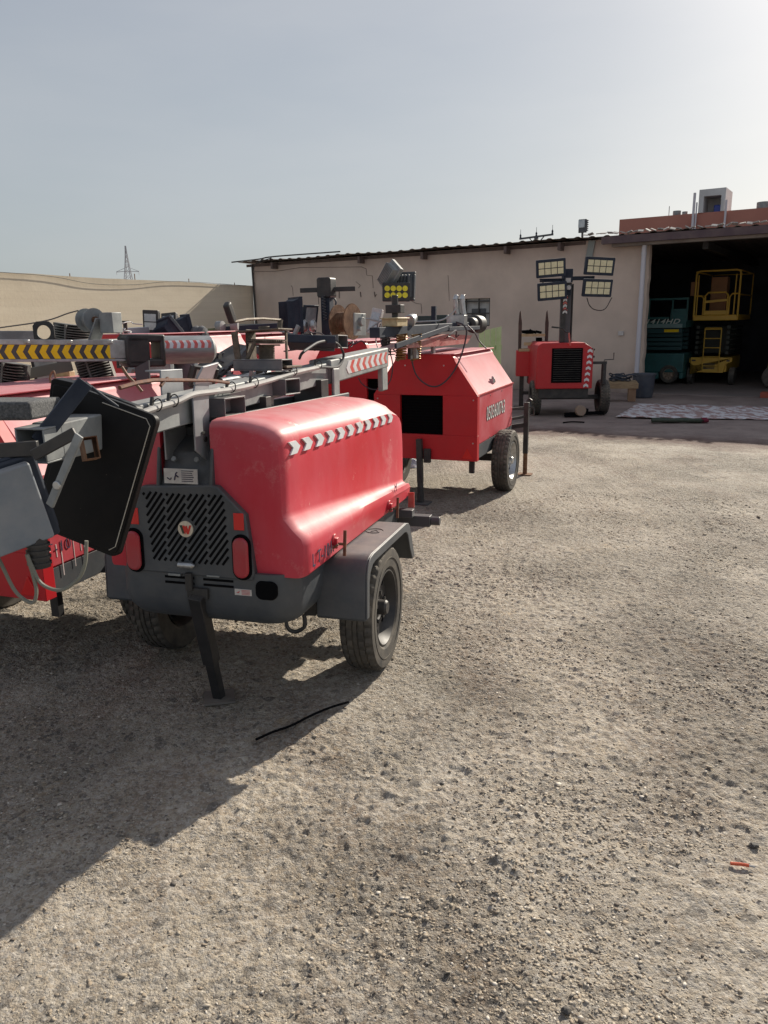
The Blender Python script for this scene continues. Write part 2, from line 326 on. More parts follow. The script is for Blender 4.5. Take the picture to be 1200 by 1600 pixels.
    base=mix(mr(sp2.outputs[1],0.75,1.0,0,0.55),base,(0.14,0.12,0.10))
    # trodden purple-brown dirt in front of the workshop
    sx=N.new('ShaderNodeSeparateXYZ'); Lk(V,sx.inputs[0])
    dd=mth('ADD',mth('MULTIPLY',sx.outputs[0],0.537),mth('MULTIPLY',sx.outputs[1],0.843))
    dn=mth('ADD',dd,mth('MULTIPLY',mth('SUBTRACT',noise(0.9,8,0.7).outputs[0],0.5),2.6))
    ap=mr(dn,11.6,12.3)
    apc=mix(mr(noise(0.8,8,0.7).outputs[0],0.4,0.62),(0.30,0.235,0.205),(0.20,0.15,0.135))
    apc=mix(mr(noise(2.6,8,0.7).outputs[0],0.55,0.7,0,0.7),apc,(0.12,0.09,0.08))
    base=mix(mth('MULTIPLY',ap,0.9),base,apc)
    band=mth('MULTIPLY',mr(dn,11.3,11.9),mr(dn,12.8,12.1)); base=mix(mth('MULTIPLY',band,0.95),base,(0.12,0.07,0.055))
    Lk(base,b.inputs['Base Color']); b.inputs['Roughness'].default_value=0.88; b.inputs['Specular IOR Level'].default_value=0.4
    h=mth('ADD',mth('MULTIPLY',mr(v1.outputs['Distance'],0.0,0.7,1,0),mth('MULTIPLY',sp.outputs[2],0.9)),mth('MULTIPLY',mr(v2.outputs['Distance'],0,0.7,1,0),0.35))
    h=mth('ADD',h,mth('MULTIPLY',noise(75,8,0.7).outputs[0],0.9)); h=mth('ADD',h,mth('MULTIPLY',noise(28,8,0.75).outputs[0],1.6)); h=mth('ADD',h,mth('MULTIPLY',noise(9,8,0.7).outputs[0],1.5))
    bp=N.new('ShaderNodeBump'); bp.inputs['Distance'].default_value=0.020; Lk(mth('MULTIPLY',mth('MULTIPLY',mr(rough,0.12,1.0,0.45,1.0),mr(ap,0.0,1.0,1.0,0.35)),1.0),bp.inputs['Strength']); Lk(h,bp.inputs['Height']); Lk(bp.outputs[0],b.inputs['Normal'])
    me.materials.append(m)
    o=bpy.data.objects.new('ground',me); sc.collection.objects.link(o); o['kind']='structure'
ground()
def stones():
    """loose stones on the yard: nobody could count them"""
    r=np.random.RandomState(11); V=[];Fc=[]
    base=np.array([(1,0,0),(0,1,0),(-1,0,0),(0,-1,0),(0,0,1),(0.7,0.7,0.5),(-0.7,0.6,0.6),(-0.6,-0.7,0.5),(0.7,-0.6,0.55),(0,0,-0.6)],float)
    fcs=[(0,5,8),(5,1,6),(6,2,7),(7,3,8),(4,5,6),(4,6,7),(4,7,8),(4,8,5),(0,1,5),(1,2,6),(2,3,7),(3,0,8),(0,9,1),(1,9,2),(2,9,3),(3,9,0)]
    n=0; k=0
    N1=120000
    d=1.3+7.0*r.rand(N1)**1.25; a=(r.rand(N1)-0.47)*1.25; xs=d*np.sin(a); ys=d*np.cos(a)
    cl=vnoise(xs+50,ys+50,0.5,21); keep=r.rand(N1)<(0.10+1.5*cl**2.6); xs=xs[keep]; ys=ys[keep]; d=d[keep]
    zs=relief(xs,ys)
    for x,y,z,dd in zip(xs,ys,zs,d):
        s=min(0.0020+0.0040*r.rand()**3.0+(0.005 if r.rand()<0.003 else 0),0.02)*(1+0.07*dd)
        sc3=np.array([1+0.6*r.rand(),0.7+0.5*r.rand(),0.30+0.28*r.rand()])*s
        t=r.rand()*6.283; c,sn=math.cos(t),math.sin(t)
        p=base*(0.5+0.9*r.rand(10,1))*sc3; q=np.stack([p[:,0]*c-p[:,1]*sn,p[:,0]*sn+p[:,1]*c,p[:,2]],-1)+(x,y,z+s*0.02)
        V.append(q); Fc.append(np.array(fcs)+n); n+=10
    V=np.concatenate(V);Fc=np.concatenate(Fc)
    me=bpy.data.meshes.new('loose_gravel'); me.vertices.add(len(V)); me.vertices.foreach_set('co',V.astype(np.float32).ravel())
    me.loops.add(Fc.size); me.loops.foreach_set('vertex_index',Fc.astype(np.int32).ravel()); me.polygons.add(len(Fc)); me.polygons.foreach_set('loop_start',np.arange(0,Fc.size,3,dtype=np.int32)); me.update(calc_edges=True)
    m=bpy.data.materials.new('loose_stone'); m.use_nodes=True; N=m.node_tree.nodes; Lk=m.node_tree.links.new; b=N['Principled BSDF']; b.inputs['Roughness'].default_value=0.85
    g=N.new('ShaderNodeNewGeometry'); cr=N.new('ShaderNodeValToRGB'); e=cr.color_ramp.elements
    e[0].color=(0.10,0.09,0.08,1); e[1].color=(0.60,0.55,0.48,1); e.new(0.10).color=(0.16,0.125,0.095,1); e.new(0.22).color=(0.30,0.24,0.175,1); e.new(0.7).color=(0.38,0.325,0.25,1); e.new(0.93).color=(0.45,0.40,0.33,1)
    Lk(g.outputs['Random Per Island'],cr.inputs[0]); Lk(cr.outputs[0],b.inputs['Base Color']); me.materials.append(m)
    o=bpy.data.objects.new('loose_gravel',me); sc.collection.objects.link(o); tag(o,'loose grey and brown gravel scattered over the yard','gravel',kind='stuff')
stones()
# ------------------------------------------------------------------ workshop building
B=Fr((-3.99,25.1),32.5)
PLAST=mat('mauve_grey_plaster',(0.66,0.54,0.45),0.9,col2=(0.55,0.45,0.375),scale=0.9,chip=(0.40,0.32,0.29),chipth=0.66,chipscale=2.2,bump=0.25,bscale=9)
FENCEM=mat('beige_render',(0.80,0.70,0.54),0.9,col2=(0.72,0.62,0.47),scale=1.4,streak=(0.3,0.3,2.5),bump=0.3,bscale=14)
ROOFM=mat('corrugated_sheet',(0.12,0.11,0.10),0.6,0.3,col2=(0.18,0.15,0.13),scale=3)
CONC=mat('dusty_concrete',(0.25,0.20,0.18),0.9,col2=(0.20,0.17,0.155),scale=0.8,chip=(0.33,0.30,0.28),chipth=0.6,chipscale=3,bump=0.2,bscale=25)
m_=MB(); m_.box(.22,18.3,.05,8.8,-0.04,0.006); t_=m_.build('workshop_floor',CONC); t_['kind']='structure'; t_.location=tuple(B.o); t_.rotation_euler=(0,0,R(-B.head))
def wall_stain(m,z0,z1,col,zt=None):
    n=m.node_tree; N=n.nodes; Lk=n.links.new; bs=N['Principled BSDF']; src=bs.inputs['Base Color'].links[0].from_socket
    tc=N.new('ShaderNodeTexCoord'); s=N.new('ShaderNodeSeparateXYZ'); Lk(tc.outputs['Object'],s.inputs[0])
    no=N.new('ShaderNodeTexNoise'); no.inputs['Scale'].default_value=2.5; no.inputs['Detail'].default_value=9; no.inputs['Roughness'].default_value=0.7
    mp=N.new('ShaderNodeMapping'); mp.inputs['Scale'].default_value=(1,1,0.5); Lk(tc.outputs['Object'],mp.inputs[0]); Lk(mp.outputs[0],no.inputs['Vector'])
    a=N.new('ShaderNodeMath'); a.operation='MULTIPLY_ADD'; Lk(no.outputs[0],a.inputs[0]); a.inputs[1].default_value=-0.9; Lk(s.outputs[2],a.inputs[2])
    r=N.new('ShaderNodeMapRange'); Lk(a.outputs[0],r.inputs[0]); r.inputs[1].default_value=z1; r.inputs[2].default_value=z0; r.inputs[4].default_value=0.75
    x=N.new('ShaderNodeMix'); x.data_type='RGBA'; Lk(r.outputs[0],x.inputs[0]); Lk(src,x.inputs[6]); x.inputs[7].default_value=(*col,1); last=x.outputs[2]
    if zt:
        r2=N.new('ShaderNodeMapRange'); Lk(a.outputs[0],r2.inputs[0]); r2.inputs[1].default_value=zt[0]; r2.inputs[2].default_value=zt[1]; r2.inputs[4].default_value=0.6
        y=N.new('ShaderNodeMix'); y.data_type='RGBA'; Lk(r2.outputs[0],y.inputs[0]); Lk(last,y.inputs[6]); y.inputs[7].default_value=(*zt[2],1); last=y.outputs[2]
    Lk(last,bs.inputs['Base Color'])
wall_stain(PLAST,-0.45,0.25,(0.22,0.17,0.15),(2.55,3.3,(0.34,0.25,0.235)))
wall_stain(FENCEM,-0.45,0.3,(0.3,0.24,0.17),(2.15,2.7,(0.44,0.37,0.27)))
def block_joints(m):
    n=m.node_tree; N=n.nodes; Lk=n.links.new; bs=N['Principled BSDF']; src=bs.inputs['Base Color'].links[0].from_socket
    tc=N.new('ShaderNodeTexCoord'); s=N.new('ShaderNodeSeparateXYZ'); c=N.new('ShaderNodeCombineXYZ'); Lk(tc.outputs['Object'],s.inputs[0]); Lk(s.outputs[1],c.inputs[0]); Lk(s.outputs[2],c.inputs[1])
    bt=N.new('ShaderNodeTexBrick'); bt.inputs['Scale'].default_value=1.0; bt.inputs['Brick Width'].default_value=1.9; bt.inputs['Row Height'].default_value=0.16; bt.inputs['Mortar Size'].default_value=0.012; bt.inputs['Mortar Smooth'].default_value=0.6; bt.offset=0.37
    bt.inputs['Color1'].default_value=(0,0,0,1); bt.inputs['Color2'].default_value=(0.35,0.35,0.35,1); bt.inputs['Mortar'].default_value=(1,1,1,1); Lk(c.outputs[0],bt.inputs['Vector'])
    mm=N.new('ShaderNodeMath'); mm.operation='MULTIPLY'; mm.inputs[1].default_value=0.10; Lk(bt.outputs['Color'],mm.inputs[0])
    x=N.new('ShaderNodeMix'); x.data_type='RGBA'; Lk(mm.outputs[0],x.inputs[0]); Lk(src,x.inputs[6]); x.inputs[7].default_value=(0.40,0.33,0.23,1); Lk(x.outputs[2],bs.inputs['Base Color'])
block_joints(FENCEM)
bld=thing('workshop_building','long low plastered workshop with a rusty corrugated roof and a wide dark doorway','workshop',B)
WX0,WX1,WZ0,WZ1=7.05,8.12,1.62,2.33
m_=MB(); H_=3.58
m_.box(0,WX0,0,0.22,0,H_); m_.box(WX1,11.98,0,0.22,0,H_); m_.box(WX0,WX1,0,0.22,0,WZ0); m_.box(WX0,WX1,0,0.22,WZ1,H_)
m_.box(0,0.22,0.22,9,0,H_-0.1)
m_.build('wall',PLAST,bld)
m_=MB(); m_.box(17.0,18.3,0,0.22,0,H_); m_.build('wall',PLAST,bld)
m_=MB(); m_.box(0.22,18.5,8.8,9,0,H_-0.1); m_.box(18.3,18.5,0,8.8,0,H_-0.1); m_.box(9.0,9.1,.22,8.8,0,H_-.1); m_.build('sheet_metal_wall',mat('shade_dark_sheet',(.05,.055,.07),.7,col2=(.03,.03,.035),scale=2),bld)  # inner sheets coloured dark: the doorway's shade is put into their colour
m_=MB(); nX=330
vs=[];fs=[]
for i in range(nX+1):
    x=-0.35+19.2*i/nX
    z=H_+0.05+ (0.025 if (i%6) in (0,1) else 0)+0.012*math.sin(x*2.1)
    for y,dz in ((-0.32,0.0),(9.2,-0.15)):
        vs+=[(x,y,z+dz),(x,y,z+dz-0.012)]
for i in range(nX):
    a=i*4;b=a+4; fs+=[(a,b,b+2,a+2),(a+1,a+3,b+3,b+1),(a,a+1,b+1,b),(a+2,b+2,b+3,a+3)]
m_.add(vs,fs); m_.build('roof',ROOFM,bld,ang=20)
m_=MB(); m_.box(-0.2,10.6,-0.02,-0.004,3.49,3.57)
for x in (1.0,4.17,6.2,8.6,10.0): m_.box(x,x+0.07,-0.28,-0.02,3.38,3.56)
m_.build('eaves_purlin',mat('dark_timber',(0.10,0.07,0.06),0.8,col2=(0.15,0.11,0.1),scale=8),bld)
m_=MB(); m_.box(11.3,17.2,-0.26,-0.06,3.38,3.52); m_.build('lintel',mat('pale_dirty_beam',(0.33,0.29,0.26),0.8,col2=(0.22,0.19,0.17),scale=3),bld)
m_=MB(); m_.box(11.1,18.4,-0.42,-0.27,3.44,3.60); m_.build('fascia',mat('purple_brown_fascia',(0.09,0.06,0.07),0.7,col2=(0.14,0.1,0.1),scale=4),bld)
m_=MB(); r_=random.Random(3)
for i in range(34):
    x=10.7+i*0.14+r_.random()*0.05; m_.cbox((x,-0.40+r_.random()*0.06,3.665+r_.random()*0.02),(0.12,0.10,0.02),0,Matrix.Rotation(r_.uniform(-.5,.5),3,'Y')@Matrix.Rotation(r_.uniform(-.5,.5),3,'X'))
m_.build('torn_sheeting',mat('torn_white_sheet',(0.5,0.48,0.45),0.8,col2=(0.3,0.27,0.25),scale=20),bld)
# window
wn=MB(); t=0.03
for z in (WZ0,WZ0+0.31,WZ1-0.06-t): wn.box(WX0,WX1,0.03,0.06,z+0.0,z+t)
for x in (WX0,WX0+0.35,WX0+0.72,WX1-t): wn.box(x,x+t,0.027,0.063,WZ0,WZ1)
wf=wn.build('window',BLACK,bld)
m_=MB(); m_.box(WX0,WX1,0.12,0.13,WZ0,WZ1); m_.build('pane',mat('dusty_window_glass',(0.45,0.46,0.45),0.35,col2=(0.3,0.3,0.3),scale=3),wf)
m_=MB(); m_.box(WX0+0.5,WX0+0.9,0.09,0.11,WZ0+0.02,WZ0+0.45); m_.build('louvre',GREY,wf)
# cracks and wires on the wall
m_=MB()
def wallpts(P): return [ (B.ony(x,y,-0.006)[0],-0.006,B.ony(x,y,-0.006)[2]) for x,y in P]
for P,rr in (([(398,424),(430,424),(470,418),(565,417),(572,420),(573,430),(582,431),(583,450)],.006),([(640,458),(643,470),(650,474),(658,475),(659,490)],.006),([(458,462),(457,450),(455,446)],.006),([(497,455),(498,475)],.008),([(530,455),(530,466)],.013),([(563,456),(564,464)],.014),([(585,456),(586,464),(588,460)],.014),([(556,440),(563,446),(560,450)],.006),([(700,430),(702,470)],.004)):
    m_.tube(wallpts(P),rr,5,smooth=0); m_.cut()
m_.build_each('crack',mat('dark_crack_line',(0.12,0.09,0.08),0.9),bld)  # thin raised lines in one dark brown
m_=MB(); m_.tube([(0.06,-0.05,3.55),(0.08,-0.05,2.6),(0.1,-0.05,1.6),(0.12,-0.05,0)],0.03,6); m_.cut(); m_.tube([(-0.5,-0.35,3.64),(0.6,-0.36,3.67),(1.2,-0.3,3.72),(3.6,-0.3,3.72)],0.02,6)
m_.cut(); m_.tube([(0.1,-0.1,3.3),(0.5,-0.35,3.55),(1.1,-0.34,3.68)],0.015,6)
m_.build_each('cable',BLACK,bld)
m_=MB(); m_.box(11.5,11.63,-0.04,0,1.36,1.46); m_.build('socket_box',LABEL,bld,bevel=0.005)
m_=MB(); m_.cbox((10.72,-0.03,3.3),(0.16,0.03,0.55),0,Matrix.Rotation(0.15,3,'Y')); m_.build('lamp_bracket',mat('grey_green_steel',(0.25,0.27,0.26),0.5,0.3,dust=0.2),bld)
m_=MB(); m_.tube([(12.02,-0.14,3.4),(12.02,-0.14,2.0),(12.02,-0.14,0.5)],0.055,14,smooth=0)
for z in (0.9,2.2,3.2): m_.lathe([(0.056,z-0.03),(0.062,z-0.03),(0.062,z+0.03),(0.056,z+0.03)],(12.02,-0.14,0),'z',14)
m_.build('downpipe',mat('pale_pipe',(0.62,0.62,0.66),0.5,col2=(0.54,0.52,0.56),scale=2,streak=True),bld)
# crumbled door jamb
m_=MB(); z=0
vs=[];r_=random.Random(5)
P=[(11.97,0)]
while z<3.4: P.append((12.10+r_.random()*0.025,z)); z+=0.08+0.2*r_.random(); 
P+=[(12.1,3.4),(11.97,3.4)]
m_.prism(P,0.003,0.217,'y'); m_.build('door_jamb',PLAST,bld)
# interior ceiling beams
m_=MB()
for x in (13.2,15.6): m_.box(x,x+0.12,0.3,8.7,3.25,3.4); m_.cut()
m_.build_each('ceiling_beam',BLACK,bld)
# rooftop floodlight
fl=thing('rooftop_floodlight','small square floodlight standing on the workshop roof edge','floodlight',B)
m_=MB(); m_.cbox((10.62,-0.34,3.88),(0.19,0.05,0.30)); m_.build('housing',GREY,fl,bevel=0.008)
m_=MB(); m_.cbox((10.60,-0.37,3.93),(0.15,0.02,0.17)); m_.build('lens',GLASS,fl)
m_=MB()
for i in range(6): m_.box(10.72,10.745,-0.37,-0.30,3.76+i*0.045,3.78+i*0.045)
m_.box(10.712,10.722,-0.37,-0.30,3.76,4.01); m_.build('cooling_fins',GREY,fl); m_=MB(); m_.box(10.60,10.64,-0.36,-0.32,3.62,3.74); m_.build('bracket',BLACK,fl)
# ------------------------------------------------------------------ boundary wall
BW=Fr(tuple(B.o),26.5)
bw=thing('boundary_wall','tall beige rendered yard wall running to the workshop corner','wall',BW)
m_=MB(); vs=[];
top=[];r_=random.Random(8); n=60
for i in range(n+1):
    y=-0.01-26*i/n; top.append((y,2.93+0.008*math.sin(y*1.3)+r_.uniform(-.006,.006)))
m_.prism([(-0.03,0)]+top+[(-26.01,0)],-0.2,0,'x'); m_.build('wall_panel',FENCEM,bw)
m_=MB(); m_.tube([(0.03,-0.4,2.92),(0.04,-3.5,2.94),(0.04,-5.2,2.80),(0.04,-6.6,2.78),(0.04,-8.2,2.92),(0.04,-12,2.93)],0.006,5); m_.build('cable',BLACK,bw)
m_=MB()
for i in range(9): m_.cyl((-0.1,-0.8-2.1*i,2.9),(-0.1,-0.8-2.1*i,3.0+0.04*(i%3)),0.012,n=5); m_.cut()
m_.build_each('rebar_stub',RUST,bw)
# ------------------------------------------------------------------ far things
_p=Py(967,364,33.0); FB=Fr((_p[0],33.0,0),32.5); _p=FB.o.copy(); ZT=float(Py(967,346,33.0)[2]); _s=ZT-5.95; FB.o=FB.W((-1.75,0,0))+np.array([0,0,_s]); 
ob=thing('terracotta_building','terracotta painted building behind the workshop roof','building',FB)
TERR=mat('terracotta_render',(0.46,0.20,0.15),0.9,col2=(0.40,0.17,0.13),scale=0.5)
m_=MB(); m_.box(1.75,16,0,12,-1-_s,5.95); m_.box(1.75,16,0,0.15,5.95,6.02); m_.build('wall',TERR,ob)
m_=MB(); m_.box(4.75,4.93,-0.05,1.4,6.021,6.6); m_.box(5.55,5.7,-0.05,1.4,6.021,6.6); m_.box(4.75,5.7,-0.05,1.4,6.6,6.85); m_.box(4.93,5.55,.9,1.4,6.021,6.6)
m_.build('stair_head',mat('white_render',(0.62,0.62,0.62),0.8,col2=(0.5,0.5,0.5),scale=2),ob)
m_=MB(); m_.box(5.25,5.5,0.3,0.7,6.021,6.3); m_.build('water_barrel',mat('blue_plastic',(0.03,0.06,0.35),0.4),ob,bevel=0.03)
m_=MB(); m_.cyl((4.6,-0.1,4.8),(4.6,-0.1,6.75),0.05,n=8); m_.cut(); m_.cyl((4.7,-0.1,4.8),(4.7,-0.1,6.4),0.03,n=8); m_.cut(); m_.cyl((5.75,-0.1,4.8),(5.75,-0.1,6.4),0.04,n=8); m_.build_each('pipe',mat('pale_pipe',(.4,.4,.4)),ob)
m_=MB(); m_.cyl((3.9,0.3,6.0),(3.9,0.3,6.2),0.15,n=12); m_.cut(); m_.cyl((4.2,0.3,6.0),(4.2,0.3,6.15),0.1,n=12); m_.cut(); m_.cyl((7.0,.3,6.0),(7.0,.3,6.25),0.25,n=12); m_.cut(); m_.cyl((3.6,0.3,6.0),(3.6,0.3,6.4),0.015,n=5);m_.build_each('rooftop_vent',GALV,ob)
up=thing('utility_pole','distant power pole crossarm with three insulators showing above the workshop roof','utility pole')
p0=Py(838,370,34); up.location=(p0[0],34,0)
m_=MB(); hz=p0[2]; m_.cyl((0,0,0),(0,0,hz),0.12,0.09,8); m_.build('pole',GREY,up)
m_=MB(); m_.bar((-0.66,0.25,hz-0.05),(0.66,-0.25,hz+0.06),0.09,0.07); m_.bar((-0.3,0.12,hz),(0,0,hz-0.35),0.04,0.04); m_.bar((0.3,-0.12,hz),(0,0,hz-0.35),0.04,0.04); m_.build('crossarm',GREY,up)
for i,t in enumerate((-0.62,0,0.62)):
    m_=MB(); z=hz+t*0.09; m_.lathe([(0.0,z),(0.03,z),(0.045,z+0.06),(0.03,z+0.09),(0.045,z+0.13),(0.03,z+0.17),(0.01,z+0.2),(0.008,z+0.38),(0,z+0.38)],(t,-t*0.38,0),'z',8); m_.build('insulator',NAVY,up)
py=thing('electricity_pylon','distant lattice electricity pylon rising behind the beige yard wall','pylon')
P0=Py(201,440,260); py.location=(P0[0],260,0); m_=MB(); PT=Py(199,384,260)[2]
def leg(z): 
    t=z/PT; return 3.3*(1-t)**1.35+0.12
Z=[0,4,8,11,13.5,15.5,17.5,19.2,20.8,22.2,23.6,25,PT]
for i in range(len(Z)-1):
    a,b=leg(Z[i]),leg(Z[i+1])
    c0=[(sx*a,sy*a,Z[i]) for sx,sy in((1,1),(-1,1),(-1,-1),(1,-1))]; c1=[(sx*b,sy*b,Z[i+1]) for sx,sy in((1,1),(-1,1),(-1,-1),(1,-1))]
    for k in range(4):
        m_.bar(c0[k],c1[k],0.15,0.15); m_.bar(c0[k],c1[(k+1)%4],0.08,0.08); m_.bar(c0[(k+1)%4],c1[k],0.08,0.08)
for z,l in ((14.5,4.5),(18.5,3.6)):
    for s_ in (-1,1):
        m_.bar((0,0,z),(s_*l,0,z-0.2),0.18,0.18); m_.bar((0,0,z+1.3),(s_*l,0,z-0.1),0.12,0.12); m_.bar((s_*l,0,z),(s_*l,0,z-1.2),0.1,0.1)
m_.build('lattice',mat('pylon_steel',(0.42,0.43,0.45),0.6),py)
# ------------------------------------------------------------------ wheels
def wheel(parent,c,r=0.33,wd=0.17,side=1,rimmat=BLACK,steer=0):
    """tyre + rim; outer face towards side*x"""
    M=Matrix.Translation(c)
    rr=r*0.60; h=wd/2; s=side; m=MB()
    # rim: dish
    m.lathe([(rr*1.02,s*h*0.9),(rr*0.98,s*h*0.92),(rr*0.90,s*h*0.55),(rr*0.86,s*h*0.25),(rr*0.62,s*h*0.20),(rr*0.5,s*h*0.38),(rr*0.34,s*h*0.40),(rr*0.30,s*h*0.32),(0.0,s*h*0.32)],(0,0,0),'x',40)
    m.lathe([(rr*1.0,-s*h*0.9),(rr*0.9,-s*h*0.5),(rr*0.86,s*h*0.2)],(0,0,0),'x',40)
    m.lathe([(rr*0.2,s*h*0.3),(rr*0.2,s*h*0.85),(rr*0.16,s*h*0.98),(0,s*h*0.98)],(0,0,0),'x',20)
    for k in range(5):
        a=2*math.pi*k/5+0.3; cy,cz=math.cos(a)*rr*0.40,math.sin(a)*rr*0.40
        m.cyl((s*h*0.38,cy,cz),(s*h*0.56,cy,cz),rr*0.055,n=6)
    for k in range(8):
        a=2*math.pi*k/8; cy,cz=math.cos(a)*rr*0.74,math.sin(a)*rr*0.74
        m.cyl((s*h*0.20,cy,cz),(s*h*0.262,cy,cz),rr*0.085,n=10,m=1)
    wr=m.build('wheel',[rimmat,BLK],parent,mw=M)
    t=MB(); e=h; g=0.009
    prof=[(rr*1.0,-e*0.80),(rr*1.10,-e*0.98),(r*0.86,-e*1.06),(r*0.94,-e*1.03),(r*0.965,-e*0.95),(r*0.985,-e*0.86),(r*0.995,-e*0.62),(r*0.995-g,-e*0.60),(r*0.995-g,-e*0.54),(r,-e*0.52),(r,-e*0.22),(r-g,-e*0.20),(r-g,-e*0.12),(r,-e*0.10)]
    prof=prof+[(a,-b) for a,b in reversed(prof)]
    nn=len(prof)
    def mod(i,j):
        if j in (4,5,6,nn-5,nn-6,nn-7): return -0.010 if i%3==0 else 0
        if j in (9,10,nn-10,nn-11): return -0.006 if i%3==1 else 0
        if j in (13,14): return -0.005 if i%4==0 else 0
        return 0
    t.lathe(prof,(0,0,0),'x',108,mod=mod)
    # raised sidewall ring and letter-like blocks
    for rad in (0.80,):
        t.lathe([(r*rad,s*e*1.04),(r*rad,s*e*1.075),(r*(rad+0.015),s*e*1.075),(r*(rad+0.015),s*e*1.04)],(0,0,0),'x',48)
    t.build('tyre',RUBBER,wr,ang=30)
    return wr
# ------------------------------------------------------------------ lamp helpers (built facing -y)
def finlamp(parent,M,w_=0.42,h_=0.3,d=0.16,body=GREY,lens=GLASS,nf=9,name='floodlight',fins=True):
    m=MB(); a=w_/2;b=h_/2
    m.add([(-a,0,-b),(a,0,-b),(a,0,b),(-a,0,b),(-a*.7,d,-b*.7),(a*.7,d,-b*.7),(a*.7,d,b*.7),(-a*.7,d,b*.7)],[(0,1,5,4),(1,2,6,5),(2,3,7,6),(3,0,4,7),(4,5,6,7),(0,3,2,1)])
    for (x0,x1,z0,z1) in ((-a-.012,a+.012,-b-.012,-b+.012),(-a-.012,a+.012,b-.012,b+.012),(-a-.012,-a+.012,-b+.012,b-.012),(a-.012,a+.012,-b+.012,b-.012)): m.box(x0,x1,-0.02,0.02,z0,z1)
    if fins:
        for i in range(nf):
            x=-a*.8+1.6*a*i/(nf-1); m.box(x-.004,x+.004,d*0.35,d*1.35,-b*.8,b*.8)
    o=m.build(name,body,parent,bevel=0.004,mw=M)
    g=MB(); g.box(-a+.014,a-.014,-0.012,-0.004,-b+.014,b-.014); g.build('lens',lens,o)
    return o
def ledpanel(parent,M,w_,h_,nx,nz,body,led,name='led_floodlight',round_=False,d=0.05):
    m=MB(); m.rrect(0,0,w_,h_,min(w_,h_)*0.06,0,d)
    for i in range(9): x=-w_*.42+w_*.84*i/8; m.box(x-.004,x+.004,d,d+.035,-h_*.42,h_*.42)
    o=m.build(name,body,parent,bevel=0.004,mw=M); g=MB()
    fx,fz=w_*.86,h_*.72
    for i in range(nx):
        for j in range(nz):
            cx=-fx/2+fx*(i+.5)/nx; cz=-fz/2+fz*(j+.5)/nz
            if round_: g.cyl((cx,-0.006,cz),(cx,0.002,cz),min(fx/nx,fz/nz)*.46,n=14)
            else: g.box(cx-fx/nx*.44,cx+fx/nx*.44,-0.006,0.002,cz-fz/nz*.44,cz+fz/nz*.44)
    g.build('led_array',led,o); return o
def hollow(m,M,w_,h_,l,t=0.008,mi=0):
    """hollow rectangular tube along local x"""
    old=m.M; m.M=M
    m.box(0,l,-w_/2,w_/2,h_/2-t,h_/2,mi); m.box(0,l,-w_/2,w_/2,-h_/2,-h_/2+t,mi); m.box(0,l,-w_/2,-w_/2+t,-h_/2+t,h_/2-t,mi); m.box(0,l,w_/2-t,w_/2,-h_/2+t,h_/2-t,mi)
    m.M=old
def reel(m,c,ax,r,wd,teeth=0,n=28):
    """cable drum with two flanges"""
    a=Vector(ax).normalized(); c=Vector(c)
    for s in (-1,1):
        p=c+a*s*wd/2; m.cyl(p-a*0.004,p+a*0.004,r,n=n)
    m.cyl(c-a*wd/2,c+a*wd/2,r*0.5,n=n)
    for k in range(7): 
        p=c+a*(-wd/2+wd*(k+.5)/7); m.cyl(p-a*wd/16,p+a*wd/16,r*0.58,n=n)
    if teeth:
        b=a.orthogonal().normalized(); d=a.cross(b)
        for k in range(teeth):
            t=2*math.pi*k/teeth; q=c+a*(wd/2)+(b*math.cos(t)+d*math.sin(t))*r; m.cbox(q,(0.007,0.007,0.008))
def chevrons(m,o,xd,zd,length,h,n,tip=0.5,off=0.002,m0=0,duty=0.5):
    """chevron band lying on a surface: o start, xd along, zd up (unit vectors)"""
    o=Vector(o);xd=Vector(xd).normalized();zd=Vector(zd).normalized(); nrm=xd.cross(zd)
    st=length/n
    for i in range(n):
        a=i*st; wd=st*duty; tp=tip*st
        P=[(a,0),(a+wd,0),(a+wd+tp,h/2),(a+wd,h),(a,h),(a+tp,h/2)]
        vs=[tuple(o+xd*x+zd*z+nrm*off) for x,z in P]+[tuple(o+xd*x+zd*z-nrm*off) for x,z in P]
        m.add(vs,[(0,1,2,5),(5,2,3,4),(11,8,7,6),(10,9,8,11)]+[(k,(k+1)%6,(k+1)%6+6,k+6) for k in range(6)],m0)
